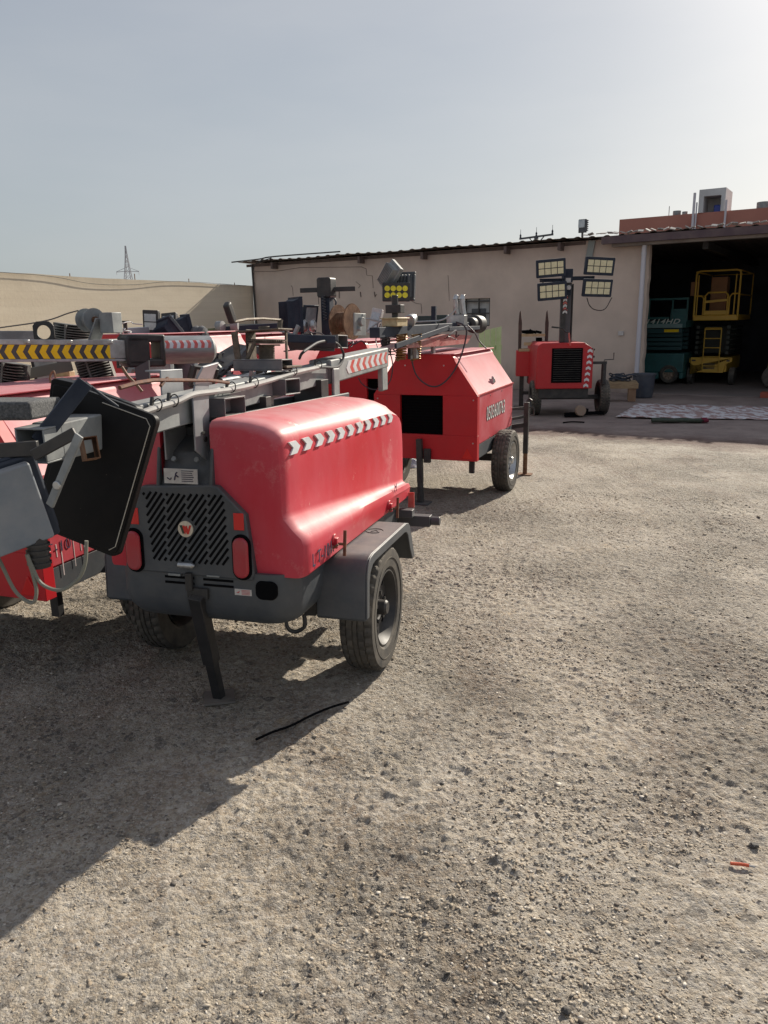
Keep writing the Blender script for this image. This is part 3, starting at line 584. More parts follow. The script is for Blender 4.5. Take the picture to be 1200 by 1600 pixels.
# ================================================================== nearest trailer
F1=Fr((-0.66,3.98),15.6,-2.0)
t1=thing('light_tower_trailer','nearest trailer with red moulded hood, grey grille, round emblem and slanting black prop','light tower trailer',F1,'towable light towers parked in the yard')
def stations():
    return [(-.765,.94,.04),(-.758,.968,.018),(-.738,.988,.006),(-.70,1,0)]+[(-.70+1.40*i/12,1,0) for i in range(1,13)]+[(.80,.995,0),(.90,.98,0),(1.0,.95,0),(1.08,.905,.004),(1.14,.84,.008),(1.18,.74,.014),(1.20,.62,.02)]
def hood(sgn):
    m=MB(); rings=[]
    for y,k,ins in stations():
        t=min(max((y+.8)/1.75,0),1)
        xs=.450+.043*t; zu=.985-.145*t; zl=.888-.07*t; fl=.548
        P=[(.125,1.398),(.20,1.402),(.30,1.393),(.37,1.378),(.415,1.358),(.442,1.332),(xs-.004,1.298),(xs,1.20),(xs+.001,1.12),(xs+.002,zu+.025),(xs+.010,zu+.002),(xs+(fl-xs)*.5,zl+(zu-zl)*.52),(fl-.010,zl+.012),(fl,zl-.02),(fl-.003,.80),(fl-.008,.735),(fl-.02,.722),(.125,.722)]
        rings.append([(sgn*(lambda q: q if sgn>0 or q<.3 else .3+(q-.3)*.52)(max(x-ins,.12)),y+(0.0*z),.722+(z-.722)*k) for x,z in P])
    n=len(rings[0]); vs=[p for r in rings for p in r]; fs=[(i*n+j,i*n+(j+1)%n,(i+1)*n+(j+1)%n,(i+1)*n+j) for i in range(len(rings)-1) for j in range(n)]
    fs+=[tuple(range(n)),tuple(range((len(rings)-1)*n,len(rings)*n))[::-1]]
    m.add(vs,fs); o=m.build('hood',REDF if sgn>0 else RED,t1,bevel=0.012,ang=38); return o
hr=hood(1); hl=hood(-1)
m_=MB(); chevrons(m_,(.4575,-.70,1.245),(0.0225,1,-.002),(-0.10,0,1),1.62,.055,11,0.28,0.004,0,0.5); m_.build('reflective_tape',TAPE,hr)
# centre channel with gutter rails
m_=MB(); m_.box(-.125,.125,-.60,1.16,1.20,1.345); m_.box(-.125,-.105,-.62,1.16,1.345,1.40); m_.box(.105,.125,-.62,1.16,1.345,1.40)
m_.prism([(-.60,1.31),(-.72,1.25),(-.775,1.12),(-.78,1.09),(-.60,1.09),(-.60,1.30)],-.122,.122,'x')
m_.prism([(-.62,1.39),(-.77,1.27),(-.80,1.10),(-.78,1.09),(-.60,1.2)],-.135,-.12,'x'); m_.prism([(-.62,1.39),(-.77,1.27),(-.80,1.10),(-.78,1.09),(-.60,1.2)],.12,.135,'x')
ch=m_.build('centre_channel',GREY,t1,bevel=0.006)
m_=MB(); m_.box(-.095,.065,-.792,-.786,1.12,1.185); lb=m_.build('instruction_label',LABEL,ch)
m_=MB(); r_=random.Random(4)
for i in range(6): m_.box(-.01,-.01+.05+.02*r_.random(),-.7935,-.792,1.130+i*.009,1.133+i*.009)
m_.tube([(-.08,-.793,1.145),(-.065,-.793,1.137),(-.06,-.793,1.145)],.0025,4); m_.tube([(-.045,-.793,1.135),(-.038,-.793,1.155),(-.025,-.793,1.148),(-.038,-.793,1.16),(-.03,-.793,1.17)],.003,4)
m_.build('print',INK,lb)
for x in (-.06,.05):
    m_=MB(); m_.cyl((x,-.755,1.22),(x,-.765,1.225),.012,n=6); m_.build('bolt',GALV,ch)
# grille door
gy=-.80
m_=MB(); P=[(-.295,.715),(-.315,.74),(-.30,.99),(-.205,1.105),(.125,1.12),(.16,1.115),(.285,.995),(.315,.74),(.305,.705)]
m_.prism(P,gy,gy+.05,'y'); gd=m_.build('grille_panel',GREY,t1,bevel=0.008,seg=3)
m_=MB(); an=R(38); ux,uz=math.sin(an),math.cos(an); r_=random.Random(9)
def inside(x,z):
    xl=-.205+(1.085-z)*0.10+0.0; xr=.185+(1.085-z)*0.07
    return .765<z<1.078 and xl<x<xr
sp=.0225; nx_,nz_=math.cos(an),-math.sin(an)
for k in range(-18,20):
    run=None; segs=[]
    brk=r_.choice([.11,.17,.23])+ (0.02*(k%3))
    for i in range(-80,81):
        s_=i*.006; x=0.0+nx_*sp*k+ux*s_; z=.92+nz_*sp*k+uz*s_
        ok=inside(x,z) and (x*x+(z-.922)**2>.042**2) and abs(((s_+k*.031)%.17)-.0)>.012
        if ok and run is None: run=s_
        if (not ok) and run is not None:
            if s_-run>.018: segs.append((run,s_))
            run=None
    for a,b in segs:
        c=(nx_*sp*k+ux*(a+b)/2,gy-.0005,.92+nz_*sp*k+uz*(a+b)/2); L=b-a
        rt=Matrix(((ux,0,nx_),(0,1,0),(uz,0,nz_)))
        m_.cbox(c,(L-.006,.003,.0105),0,rt)
m_.build('vent_slots',BLK,gd)
m_=MB(); m_.cyl((0,gy-.006,.922),(0,gy,.922),.036,n=32); em=m_.build('emblem',mat('cream_badge',(0.72,0.66,0.54),0.4,col2=(0.6,0.5,0.38),scale=50),t1)
m_=MB()
for P,mi in (([(-.026,.938),(-.015,.938),(-.003,.905),(-.012,.900)],0),([(-.012,.938),(-.003,.938),(.004,.915),(.000,.901),(-.004,.901)],1),([(.0,.934),(.008,.938),(.014,.918),(.021,.940),(.030,.940),(.016,.900),(.008,.900),(.003,.912)],1)):
    m_.prism(P,gy-.0085,gy-.006,'y',mi)
m_.build('emblem_letter',[mat('badge_green',(0.03,0.05,0.03),0.5),mat('badge_red',(0.6,0.03,0.02),0.4)],em)
for s_ in (-1,1):
    m_=MB(); m_.box(s_*.255-.024,s_*.255+.024,gy-.004,gy,.93,1.005); m_.build('reflector',mat('red_reflector',(0.65,0.02,0.02),0.2),t1,bevel=.002)
    m_=MB(); m_.rrect(s_*.262,.81,.092,.205,.044,gy-.004,gy+.0); ho=m_.build('tail_lamp',BLK,t1,bevel=.003)
    m_=MB(); m_.rrect(s_*.262,.81,.072,.18,.035,gy-.022,gy-.003,n=7); m_.build('lens',LENSR,ho,bevel=.012,seg=3)
m_=MB(); m_.cyl((-.035,gy-.02,.762),(.03,gy-.02,.762),.014,n=14); m_.cyl((.03,gy-.02,.762),(.042,gy-.02,.762),.014,.004,n=14); m_.build('door_handle',SILV,t1)
m_=MB(); m_.box(-.10,-.04,gy-.006,gy+.01,.705,.714); m_.cut(); m_.box(.09,.15,gy-.006,gy+.01,.713,.719); m_.build_each('hinge',GALV,gd)
# lower tub
def arcpts(cx,cy,r,a0,a1,n=6): return [(cx+r*math.cos(R(a0+(a1-a0)*i/n)),cy+r*math.sin(R(a0+(a1-a0)*i/n))) for i in range(n+1)]
def tubring(z,dx,dy,r=.12): return [(x,y,z) for x,y in [(-.385+dx,-.30)]+arcpts(-.385+dx+r,-.79+dy+r,r,180,270)+arcpts(.49-dx-r,-.79+dy+r,r,270,360)+[(.49-dx,-.30),(.49-dx,1.05),(-.385+dx,1.05)]]
Rg=[tubring(.735,0,.0),tubring(.60,0.0,0),tubring(.54,.012,.015),tubring(.50,.035,.045),tubring(.47,.08,.11,.10)]
n=len(Rg[0]); m_=MB(); m_.add([p for r in Rg for p in r],[(i*n+j,i*n+(j+1)%n,(i+1)*n+(j+1)%n,(i+1)*n+j) for i in range(len(Rg)-1) for j in range(n)]+[tuple(range(n)),tuple(range((len(Rg)-1)*n,len(Rg)*n))[::-1]])
tb=m_.build('lower_tub',GREY,t1,ang=32)
m_=MB()
for x0,x1 in ((-.125,.02),(.065,.21)):
    for z in (.69,.665): m_.box(x0,x1,-.793,-.789,z,z+.010)
m_.build('vent_slots',BLK,tb)
m_=MB(); m_.box(.215,.295,-.7925,-.789,.635,.663); wl=m_.build('warning_sticker',LABEL,tb)
m_=MB(); m_.prism([(.222,.645),(.24,.655),(.236,.645)],-.7935,-.792,'y'); 
for i in range(4): m_.box(.248,.288,-.7932,-.7925,.639+i*.006,.6415+i*.006)
m_.build('print',mat('pink_print',(0.5,0.12,0.12),.6),wl)
m_=MB(); m_.rrect(.365,.665,.10,.085,.03,-.796,-.76); m_.build('tow_pocket',BLK,tb,bevel=.004)
# jack: prop leg
jt=F1.ony(308,930,-.81); jb=F1.L(Pz(343,1091)); 
m_=MB(); J0=Vector(jt); J1=Vector(jb); m_.bar(J0,J0.lerp(J1,.62),.062,.062,up=(0,1,0)); m_.bar(J0.lerp(J1,.5),J1,.047,.047,up=(0,1,0))
m_.cyl((jt[0]-.035,jt[1],jt[2]+.02),(jt[0]-.035,jt[1],jt[2]+.10),.018,n=10); m_.box(jt[0]-.05,jt[0]+.05,jt[1]+.0,jt[1]+.08,jt[2]-.02,jt[2]+.03)
jk=m_.build('prop_leg',BLACK,t1,bevel=.003)
m_=MB(); m_.cbox((jb[0],jb[1],jb[2]+.006),(.15,.15,.010),0,Matrix.Rotation(.5,3,'Z')); m_.build('foot_plate',mat('dirty_plate',(0.13,0.12,0.11),.8,dust=.4),jk)
m_=MB(); m_.tube([(.33,-.50,.46),(.34,-.52,.40),(.37,-.5,.37),(.42,-.5,.40),(.42,-.5,.46)],.010,6); m_.build('towing_hook',BLACK,t1)
# axle, wheels, fenders
m_=MB(); m_.bar((-.55,.03,.33),(.55,.03,.33),.07,.07); m_.build('axle',BLACK,t1); m_=MB(); m_.box(-.42,-.36,-.35,1.1,.40,.469); m_.cut(); m_.box(.36,.42,-.35,1.1,.40,.469); m_.build_each('chassis_rail',BLACK,t1)
for s_ in (-1,1): wheel(t1,(s_*.60,.045,.333),.335,.165,s_)
def fender(sg):
    path=[(-.425,.43),(-.415,.645),(-.395,.69),(-.35,.718),(-.30,.725),(.36,.725),(.41,.715),(.445,.69),(.50,.60),(.565,.48)]
    inn=[(y*(.97),z-.014) for y,z in path]; x0,x1=sorted((sg*.455,sg*.70)); m=MB()
    m.prism(path+inn[::-1],x0,x1,'x')
    lip=[(y*.90,z-.045 if 0<i<9 else z) for i,(y,z) in enumerate(path)]
    a,b=sorted((sg*.70,sg*.708)); m.prism(path+lip[::-1],a,b,'x')
    o=m.build('fender',GREY,t1,bevel=.006); 
    if sg>0:
        m=MB(); P=[(.585+.045*math.cos(t),.14+.05*math.sin(t),.7265) for t in np.linspace(0.3,5.6,14)]; m.tube(P,.0022,4,smooth=0); m.tube([(.57,.12,.7265),(.59,.15,.7265),(.605,.13,.7265)],.002,4); m.build('cast_mark',BLACK,o)
    return o
fender(1); fender(-1)
# latches
for px_,py_ in ((521,843),(607,789)):
    c=F1.onx(px_,py_,.545); 
    m_=MB(); m_.cyl((.53,c[1],c[2]),(.555,c[1],c[2]),.028,n=18); m_.cbox((.558,c[1],c[2]-.015),(.02,.03,.05)); lt=m_.build('latch',RED,t1,bevel=.003)
    m_=MB(); m_.cyl((.55,c[1],c[2]-.02),(.60,c[1]+.005,c[2]-.02),.007,n=8); m_.bar((.60,c[1]+.01,c[2]+.045),(.60,c[1]-.005,c[2]-.075),.014,.010); m_.tube([(.55,c[1]-.03,c[2]-.035),(.57,c[1]-.02,c[2]-.02),(.56,c[1]+.01,c[2]-.03)],.006,5); m_.build('latch_handle',mat('dark_rust',(0.10,0.045,0.03),.7,col2=(.2,.08,.04),scale=40),lt)
c=F1.onx(505,858,.54); text_obj('fleet_number','L T-101.',.085,axes((.5525,c[1]-.03,c[2]-.012),(0,1,0.0),(0,0,1)),INK,t1,ext=.001,bold=.0003,sx=.86)
c=F1.onx(616,764,.53); text_obj('fleet_letter','M',.075,axes((.5465,c[1]-.03,c[2]+.01),(0,1,0),(0,0,1)),INK,t1,ext=.001,bold=-.001)
m_=MB(); m_.box(.5,.515,-.30,-.24,.64,.70); m_.build('side_reflector',LENSR,t1)
# rear outrigger and small reflector
c=F1.onx(645,812,.62); m_=MB(); m_.box(.30,.70,1.02,1.10,.55,.62); m_.cyl((.70,1.06,.585),(.76,1.06,.585),.028,n=12); m_.box(.46,.60,.95,1.02,.62,.67); m_.build('rear_outrigger',mat('dark_grey_steel',(.06,.06,.07),.5,dust=.2),t1,bevel=.004)
m_=MB(); m_.box(.54,.58,1.09,1.10,.66,.76); m_.build('reflector',REDT,t1)
# ---- mast lying along the trailer
def mz(y): return 1.485+.052*(y)
m_=MB(); m_.bar((0,-1.62,mz(-1.62)),(0,1.9,mz(1.9)),.11,.122); mast=m_.build('mast',GALV,t1,bevel=.006)
m_=MB(); a=(0,.95,mz(.95)+.005); b=(0,2.35,mz(2.35)+.005); m_.bar(a,b,.15,.15); m_.bar((.05,2.18,mz(2.2)-.15),(.05,2.34,mz(2.3)-.15),.04,.20)
m_.bar((.085,.94,mz(.95)-.12),(.085,1.06,mz(.95)-.12),.02,.30); m_.bar((-.085,.94,mz(.95)-.12),(-.085,1.06,mz(.95)-.12),.02,.30)
m_.build('outer_mast_section',GALV,t1,bevel=.01)
m_=MB(); chevrons(m_,(.0765,1.30,mz(1.30)-.035),(0,1,.052),(0,0,1),1.0,.085,7,-.35,.002,0,.52); m_.build('reflective_tape',[TAPE],mast)
m_=MB(); chevrons(m_,(.0765,1.371,mz(1.371)-.035),(0,1,.052),(0,0,1),1.0,.085,7,-.35,.0018,0,.48); m_.build('red_chevron_tape',[REDT],mast)
# cradle plates
m_=MB(); m_.prism([(-.82,1.27),(-.70,1.20),(-.68,1.52),(-.66,1.56),(-.78,1.56),(-.82,1.50)],.075,.083,'x'); m_.add([(.075,-.80,1.55),(.075,-.66,1.55),(.11,-.64,1.635),(.11,-.78,1.62),(.083,-.80,1.545),(.083,-.66,1.545),(.118,-.64,1.63),(.118,-.78,1.615)],[(0,1,2,3),(4,7,6,5),(0,4,5,1),(1,5,6,2),(2,6,7,3),(3,7,4,0)])
cr=m_.build('mast_cradle_plate',GALVR,t1,bevel=.002)
m_=MB(); m_.box(.084,.087,-.765,-.735,1.335,1.345); m_.cyl((.083,-.74,1.31),(.09,-.74,1.31),.012,n=10); m_.build('bolt',BLACK,cr)
m_=MB(); m_.box(-.092,-.084,-.78,-.60,1.22,1.60); m_.box(-.16,-.084,-.78,-.60,1.595,1.603); m_.build('mast_cradle_plate',GALVR,t1,bevel=.002)
m_=MB(); m_.tube([F1.onx(x,y,.088) for x,y in ((187,606),(215,598),(240,594),(297,594),(326,594),(357,598))],.008,6,smooth=0); m_.tube([F1.onx(x,y,.088) for x,y in ((251,603),(258,594),(262,591))],.007,6,smooth=0); m_.build('locking_rod',mat('dark_rust',(0.10,0.045,0.03),.7,col2=(.2,.08,.04),scale=40),t1)
# conduit with clip rings
cp=[(-.9,0),(214,648),(246,637),(276,628),(300,617),(328,613),(372,607),(417,596),(463,582),(498,574),(527,573),(537,556),(530,540),(516,533),(498,535),(484,543),(472,552)][1:]
cw=[F1.onx(x,y,.085) for x,y in cp]; m_=MB(); m_.tube(cw[7:]+[F1.onx(468,560,.0)],.0085,8); m_.build('cable_loop',mat('grey_rubber_cable',(.025,.025,.03),.7),mast)
m_=MB(); m_.tube(cw[:9],.013,8); m_.build('cable_conduit',mat('grey_conduit',(0.38,0.37,0.36),.6,col2=(.28,.27,.26),scale=9),mast)
m_=MB()
for x,y in ((246,633),(272,626),(362,605),(398,598),(459,580),(498,570)):
    c=Vector(F1.onx(x,y,.085)); m_.tube([c+Vector((.0,math.sin(t)*.006,0))+Vector((math.cos(t)*.02+.0,0,math.sin(t)*.024)) for t in np.linspace(0,6.28,13)],.0028,5,smooth=0); m_.bar(c+Vector((-.02,0,.03)),c+Vector((-.02,-.01,.0)),.012,.01); m_.cut()
m_.build_each('cable_clip',BLACK,mast)
# hollow cross brackets under and over the mast
XM=lambda c,yaw=0: Matrix.Translation(c)@Matrix.Rotation(yaw,4,'Z')
for nm,(px_,py_),xx,w_,h_,l in (('under_bracket',(368,635),.13,.21,.085,.30),('under_bracket',(458,604),.13,.21,.085,.30),('upper_bracket',(449,570),.10,.15,.06,.28),('upper_bracket',(536,534),.09,.20,.085,.30)):
    c=F1.onx(px_,py_,xx); m_=MB(); hollow(m_,Matrix.Translation((c[0]-l,c[1],c[2])),w_,h_,l,.007); m_.build(nm,mat('dark_tube',(0.09,0.10,0.115),.5,.3,col2=(.16,.16,.17),scale=8,dust=.4),mast,bevel=.002)
m_=MB(); m_.box(-.09,.09,-.1,.0,1.36,1.45); m_.cut(); m_.box(-.09,.09,.72,.85,1.36,1.50); m_.build_each('mast_rest',BLACK,t1,bevel=.003)
# rusty hand winch with crank
wc=Vector(F1.onx(430,548,.0)); m_=MB()
m_.bar((wc.x-.17,wc.y-.10,wc.z-.09),(wc.x-.19,wc.y-.10,wc.z+.10),.012,.035); m_.cbox((wc.x-.165,wc.y+.05,wc.z+.02),(.008,.12,.19)); m_.cbox((wc.x+.05,wc.y+.04,wc.z+.02),(.01,.02,.17)); m_.cbox((wc.x-.06,wc.y,wc.z+.108),(.25,.20,.008),0,Matrix.Rotation(-.05,3,'Y')); m_.cbox((wc.x-.04,wc.y,wc.z-.085),(.30,.22,.012)); m_.cyl((wc.x-.06,wc.y,wc.z+.1),(wc.x-.06,wc.y,wc.z+.13),.03,n=12); m_.bar((wc.x-.14,wc.y-.09,wc.z-.07),(wc.x-.07,wc.y-.10,wc.z+.05),.012,.02)
wi=m_.build('hand_winch',RUSTY,mast,bevel=.002)
m_=MB(); reel(m_,(wc.x-.05,wc.y,wc.z-.015),(0,0,1),.075,.09,teeth=0); reel(m_,(wc.x-.05,wc.y,wc.z+.05),(.03,-.03,1),.105,.012,teeth=48); m_.cyl((wc.x-.05,wc.y,wc.z-.075),(wc.x-.05,wc.y,wc.z-.068),.12,n=30)
m_.build('winch_drum',RUSTY,mast)
hd=[F1.onx(x,y,.0) for x,y in ((437,513),(438,500),(410,498),(385,499),(366,503))]; m_=MB(); m_.tube(hd,.008,6,smooth=0); g0=F1.onx(364,503,.0); g1=F1.onx(354,474,.0); m_.cyl(hd[0],hd[1],.016,n=8)
ck=m_.build('crank_handle',RUSTY,mast); m_=MB(); m_.bar(g0,g1,.032,.042); m_.build('crank_grip',BLACK,mast,bevel=.008)
# twin rusty reels with silver side plate
rc=Vector(F1.onx(540,503,0.0)); m_=MB(); ax_=Vector((.95,-.25,0)); reel(m_,rc,ax_,.118,.115,teeth=56); m_.build('cable_reel',RUST,mast)
m_=MB(); q=rc+ax_.normalized()*.115; m_.cbox(q+Vector((0,0,-.02)),(.01,.15,.15),0,Matrix.Rotation(-.26,3,'Z')); m_.cyl(q-ax_*.01,q+ax_*.03,.03,n=14); m_.cyl(q+Vector((0,.04,.04))-ax_*.01,q+Vector((0,.04,.04))+ax_*.02,.014,n=10); m_.cyl(q+Vector((0,-.03,-.05))-ax_*.01,q+Vector((0,-.03,-.05))+ax_*.02,.014,n=10)
m_.build('reel_side_plate',GALV,mast,bevel=.003)
m_=MB(); c=F1.onx(497,541,-.02); m_.cbox((c[0]-.05,c[1]+.02,c[2]+.02),(.30,.42,.05),0,Matrix.Rotation(-.12,3,'X')@Matrix.Rotation(.35,3,'Z')); m_.build('ballast_box',NAVY,mast,bevel=.006)
c=F1.onx(525,540,.1); 
# ---- lamps on the mast head, hanging towards the viewer
def lampquad(TL,TR,BR,BL,Y,dep,F,dy=(0,0,0,0)):
    W=[Vector(Py(x,y,Y+d)) for (x,y),d in zip((TL,TR,BR,BL),dy)]; c=sum(W,Vector())/4
    xa=((W[1]-W[0])+(W[2]-W[3])).normalized(); za=((W[0]-W[3])+(W[1]-W[2])); za=(za-xa*za.dot(xa)).normalized()
    ww=((W[1]-W[0]).length+(W[2]-W[3]).length)/2; hh=((W[0]-W[3]).length+(W[1]-W[2]).length)/2
    ya=za.cross(xa); M=Matrix((xa,ya,za)).transposed().to_4x4(); M.translation=c
    FM=Matrix((Vector(F.x),Vector(F.y),Vector(F.z))).transposed().to_4x4(); FM.translation=Vector(F.o)
    return FM.inverted()@M,ww,hh
M,ww,hh=lampquad((108,596),(262,662),(168,862),(48,822),2.62,.1,F1,(.08,.0,-.02,.05))
m_=MB(); m_.rrect(0,0,ww,hh,.028,0,.03); m_.rrect(-.02,0,ww*.80,hh*.86,.02,.03,.08); m_.rrect(.006,.0,ww*.93,hh*.95,.02,-.004,.0)
lp=m_.build('floodlight',PANEL,t1,bevel=.005,mw=M)
m_=MB(); 
rr_=[]; w2,h2=ww*.455,hh*.462
P=[(-w2*.2,-.0055,h2),(w2-.02,-.0055,h2),(w2,-.0055,h2-.02),(w2,-.0055,-h2+.02),(w2-.02,-.0055,-h2)]; m_.tube(P,.0018,5,smooth=0); m_.build('rim_bead',mat('bare_edge',(.45,.42,.36),.5),lp)
m_=MB(); m_.rrect(-ww*.22,.02,ww*.72,hh*.9,.03,.10,.16); m_.build('rear_housing',PANEL,lp,bevel=.01)
M2,w2_,h2_=lampquad((98,598),(142,606),(98,702),(50,690),2.74,.1,F1)
m_=MB(); m_.rrect(0,0,w2_,h2_,.015,0,.07); m_.rrect(0,0,w2_*.8,h2_*.85,.01,-.006,0); m_.build('floodlight',PANEL,t1,bevel=.006,mw=M2)
a=F1.L(Py(133,597,2.5)); b=F1.L(Py(60,690,2.42)); m_=MB(); m_.bar(a,b,.032,.05,up=(.3,.3,1)); m_.tube([a,F1.L(Py(160,618,2.52)),F1.L(Py(185,636,2.55))],.006,5,smooth=0); m_.build('lamp_bracket',NAVY,t1,bevel=.003)
M,ww,hh=lampquad((-80,765),(90,698),(60,846),(-90,892),2.30,.1,F1,(-.12,.05,.05,-.12))
m_=MB(); m_.rrect(-.01,0,ww*.90,hh*.92,.010,-.03,.0); m_.rrect(0,0,ww,hh,.012,0,.02,1); m_.rrect(0,0,ww*1.04,hh*1.04,.035,.02,.035,1); m_.rrect(0,0,ww*.94,hh*.94,.03,.03,.12)
l2=m_.build('floodlight',[BLUEG,NAVY],t1,bevel=.006,seg=2,mw=M); l2['label']='grey rounded floodlight shell'
a=F1.L(Py(124,680,2.2)); b=F1.L(Py(78,790,2.22)); m_=MB(); m_.bar(a,b,.026,.010,up=(0,-1,.2)); v=Vector(b)-Vector(a); e=Vector(a)+v*.7
lk=m_.build('lamp_bracket',GALV,t1,bevel=.002); m_=MB(); m_.cyl(e+Vector((0,-.012,0)),e+Vector((0,-.001,0)),.013,n=16); m_.build('bolt',SILV,lk,bevel=.002)
a=F1.L(Py(52,712,2.26)); b=F1.L(Py(118,676,2.24)); m_=MB(); m_.bar(a,b,.012,.035); m_.bar(F1.L(Py(-30,706,2.3)),F1.L(Py(60,700,2.3)),.02,.045); m_.build('slotted_bracket',BLACK,t1,bevel=.003)
c=F1.L(Py(132,703,2.32)); m_=MB(); vr=F1.L(CO); dv=(Vector(vr)-Vector(c)).normalized(); hollow(m_,axes(Vector(c)-dv*.10+Vector((.01,0,0)),dv+Vector((.12,0,.06)),(1,.3,.15)),.042,.068,.14,.003); m_.build('mast_crossbar',RUST,t1)
c=F1.L(Py(60,862,2.34)); m_=MB(); m_.cyl((c[0],c[1],c[2]-.05),(c[0],c[1],c[2]+.06),.033,.03,n=18); 
for k in range(4): m_.cyl((c[0],c[1],c[2]-.04+k*.02),(c[0],c[1],c[2]-.032+k*.02),.037,n=18)
m_.build('cable_plug',BLACK,t1)
m_=MB(); m_.tube([F1.L(Py(x,y,2.3)) for x,y in ((-8,860),(4,885),(25,925),(50,942),(57,925),(52,900),(42,866),(50,885),(65,912),(95,922),(122,905),(133,880),(135,845))],.006,7); m_.build('lamp_cable',mat('lamp_cable_grey',(.20,.20,.165),.6),t1)
m_=MB(); hollow(m_,axes((0,-1.60,mz(-1.60)),(0,-1,-.05),(1,0,0)),.108,.112,.10,.006); m_.build('mast_end_socket',GALV,mast,bevel=.002)
m_=MB(); c=F1.L(Py(20,640,2.45)); m_.cbox((c[0]-.08,c[1]+.1,c[2]-.005),(.22,.24,.06),0,Matrix.Rotation(.25,3,'Z')); m_.build('ballast_box',mat('gritty_grey',(.06,.062,.065),.95,col2=(.15,.15,.15),scale=120,bump=.5,bscale=200),t1,bevel=.01)
# ================================================================== box type trailers
def box_trailer(F,label,top=1.48,L=1.6,opening=(-.26,.19,.70,1.09),front=BRED,side=PINK,wheels=True,jack=True,rim=SILV,phone=False,name='light_tower_trailer',knee=1.09,wy=.85):
    t=thing(name,label,'light tower trailer',F,'towable light towers parked in the yard')
    def outline(g=0.0):
        P=[(.53+g,.45),(.53+g,knee)]; 
        for i in range(6):
            a=R(8+ (80-8)*i/5); P.append((.235+g+.075*math.cos(a)-.01,top-.075+.075*math.sin(a)+g*.6))
        return P+[(-x,z) for x,z in P[::-1]]
    m=MB(); m.prism([(x,max(z,.60)) for x,z in outline()],.075,L,'y'); b=m.build('body',side,t,bevel=.012)
    m=MB(); 
    # front plate with a framed opening
    o=outline(.012); x0,x1,z0,z1=opening
    def pl(P): m.prism(P,0,.075,'y')
    pl([(-.542,.45),(.542,.45),(.542,z0),(-.542,z0)]); 
    pl([(x1,z0),(.542,z0),(.542,min(z1,knee)),(x1,min(z1,knee))]); pl([(-.542,z0),(x0,z0),(x0,min(z1,knee)),(-.542,min(z1,knee))])
    up=[(x,z) for x,z in o if z>=knee-.001]; up=[(up[0][0],min(z1,knee))]+up[1:-1]+[(up[-1][0],min(z1,knee))]; pl(up)
    m.build('front_panel',front,t,bevel=.003)
    m=MB(); m.box(x0+.001,x1-.001,.05,.074,z0+.001,z1-.001)
    for i in range(14): z=z0+(z1-z0)*(i+.5)/14; m.box(x0+.01,x1-.01,.035,.0505,z-.003,z+.003)
    m.build('radiator_opening',BLK,t)
    m=MB(); 
    for s in (-1,1): m.box(s*.49-.035,s*.49+.035,.03,L,.46,.60)
    m.box(-.45,.45,.05,L-.05,.50,.585); m.build('chassis',GREY,t,bevel=.004)
    m=MB(); m.box(-.30,.30,.02,L,top+.001,top+.012); m.build('roof_panel',side,t,bevel=.004)
    if wheels:
        m=MB(); m.bar((-.55,wy,.35),(.55,wy,.35),.07,.07); m.build('axle',BLACK,t); m=MB(); m.box(.42,.47,.15,.19,.30,.46); m.cut(); m.box(.42,.47,L-.25,L-.20,.32,.46); m.build_each('stabiliser_socket',BLACK,t)
        for s in (-1,1): wheel(t,(s*.635,wy,.325),.33,.165,s,rim)
    if jack:
        m=MB(); m.bar((-.04,-.05,.66),(-.03,-.05,.22),.055,.055); m.cyl((-.03,-.05,.24),(-.03,-.05,.02),.03,.036,n=12); m.box(.0,.07,-.04,.0,.42,.56); j=m.build('front_jack',BLACK,t,bevel=.003)
        m=MB(); m.rrect(-.03,-.05,.20,.16,.02,0.001,.016,ax='z'); m.build('foot_plate',GREY,j)
    m=MB(); m.prism([(.385,.475),(.50,.475),(.445,.58)],-.008,0,'y'); m.build('triangle_reflector',mat('red_reflector',(0.65,0.02,0.02),0.2),t,bevel=.002)
    return t,b
G2=Fr((.42,7.65),22)
t2,b2=box_trailer(G2,'red box trailer with sloping sides, white phone number and amber work lamp')
pn=text_obj('phone_number','0503600763',.20,axes((.5345,.80,.865),(0,1,0),(0,0,1)),mat('white_lettering',(.75,.75,.72),.5),b2,ext=.001,bold=.0,sx=.72)
text_obj('number_outline','0503600763',.20,axes((.5320,.80,.865),(0,1,0),(0,0,1)),mat('black_lettering_strip',(.03,.025,.03),.5),b2,ext=.001,bold=.006,sx=.72)
# hatch edge, handle and rivets on the slope
m_=MB(); sl_=Vector((.23-.53,0,1.45-1.09)).normalized(); nrm=Vector((-sl_.z,0,sl_.x)); nrm=-nrm if nrm.x<0 else nrm
def slp(y,k): p=Vector((.53,y,1.09))+sl_*k+nrm*.004; return p
m_.bar(slp(.02,.0),slp(1.6,.0),.012,.012); b_=m_.build('hatch_hinge_strip',mat('rubbed_red',(.45,.05,.05),.5),t2)
m_=MB(); p=slp(.82,.10); m_.cbox(p+nrm*.01,(.05,.07,.05)); m_.bar(p+nrm*.03+Vector((0,-.05,.03)),p+nrm*.03+Vector((0,.06,-.03)),.02,.02); m_.build('hatch_latch',SILV,t2,bevel=.004)
m_=MB(); p=slp(.17,.34); m_.bar(p,p+Vector((.02,-.01,-.07)),.012,.03); m_.build('hatch_clip',SILV,t2)
m_=MB()
for y in (.04,.55,1.05,1.55):
    for z in (.62,1.05): m_.cyl((.53,y,z),(.534,y,z),.008,n=8); m_.cut()
for x,z in ((.50,.63),(.50,1.05),(-.5,1.05),(.0,.52),(-.2,1.38),(.2,1.38)): m_.cyl((x,-.004,z),(x,0,z),.008,n=8); m_.cut()
m_.build_each('rivet',SILV,t2)
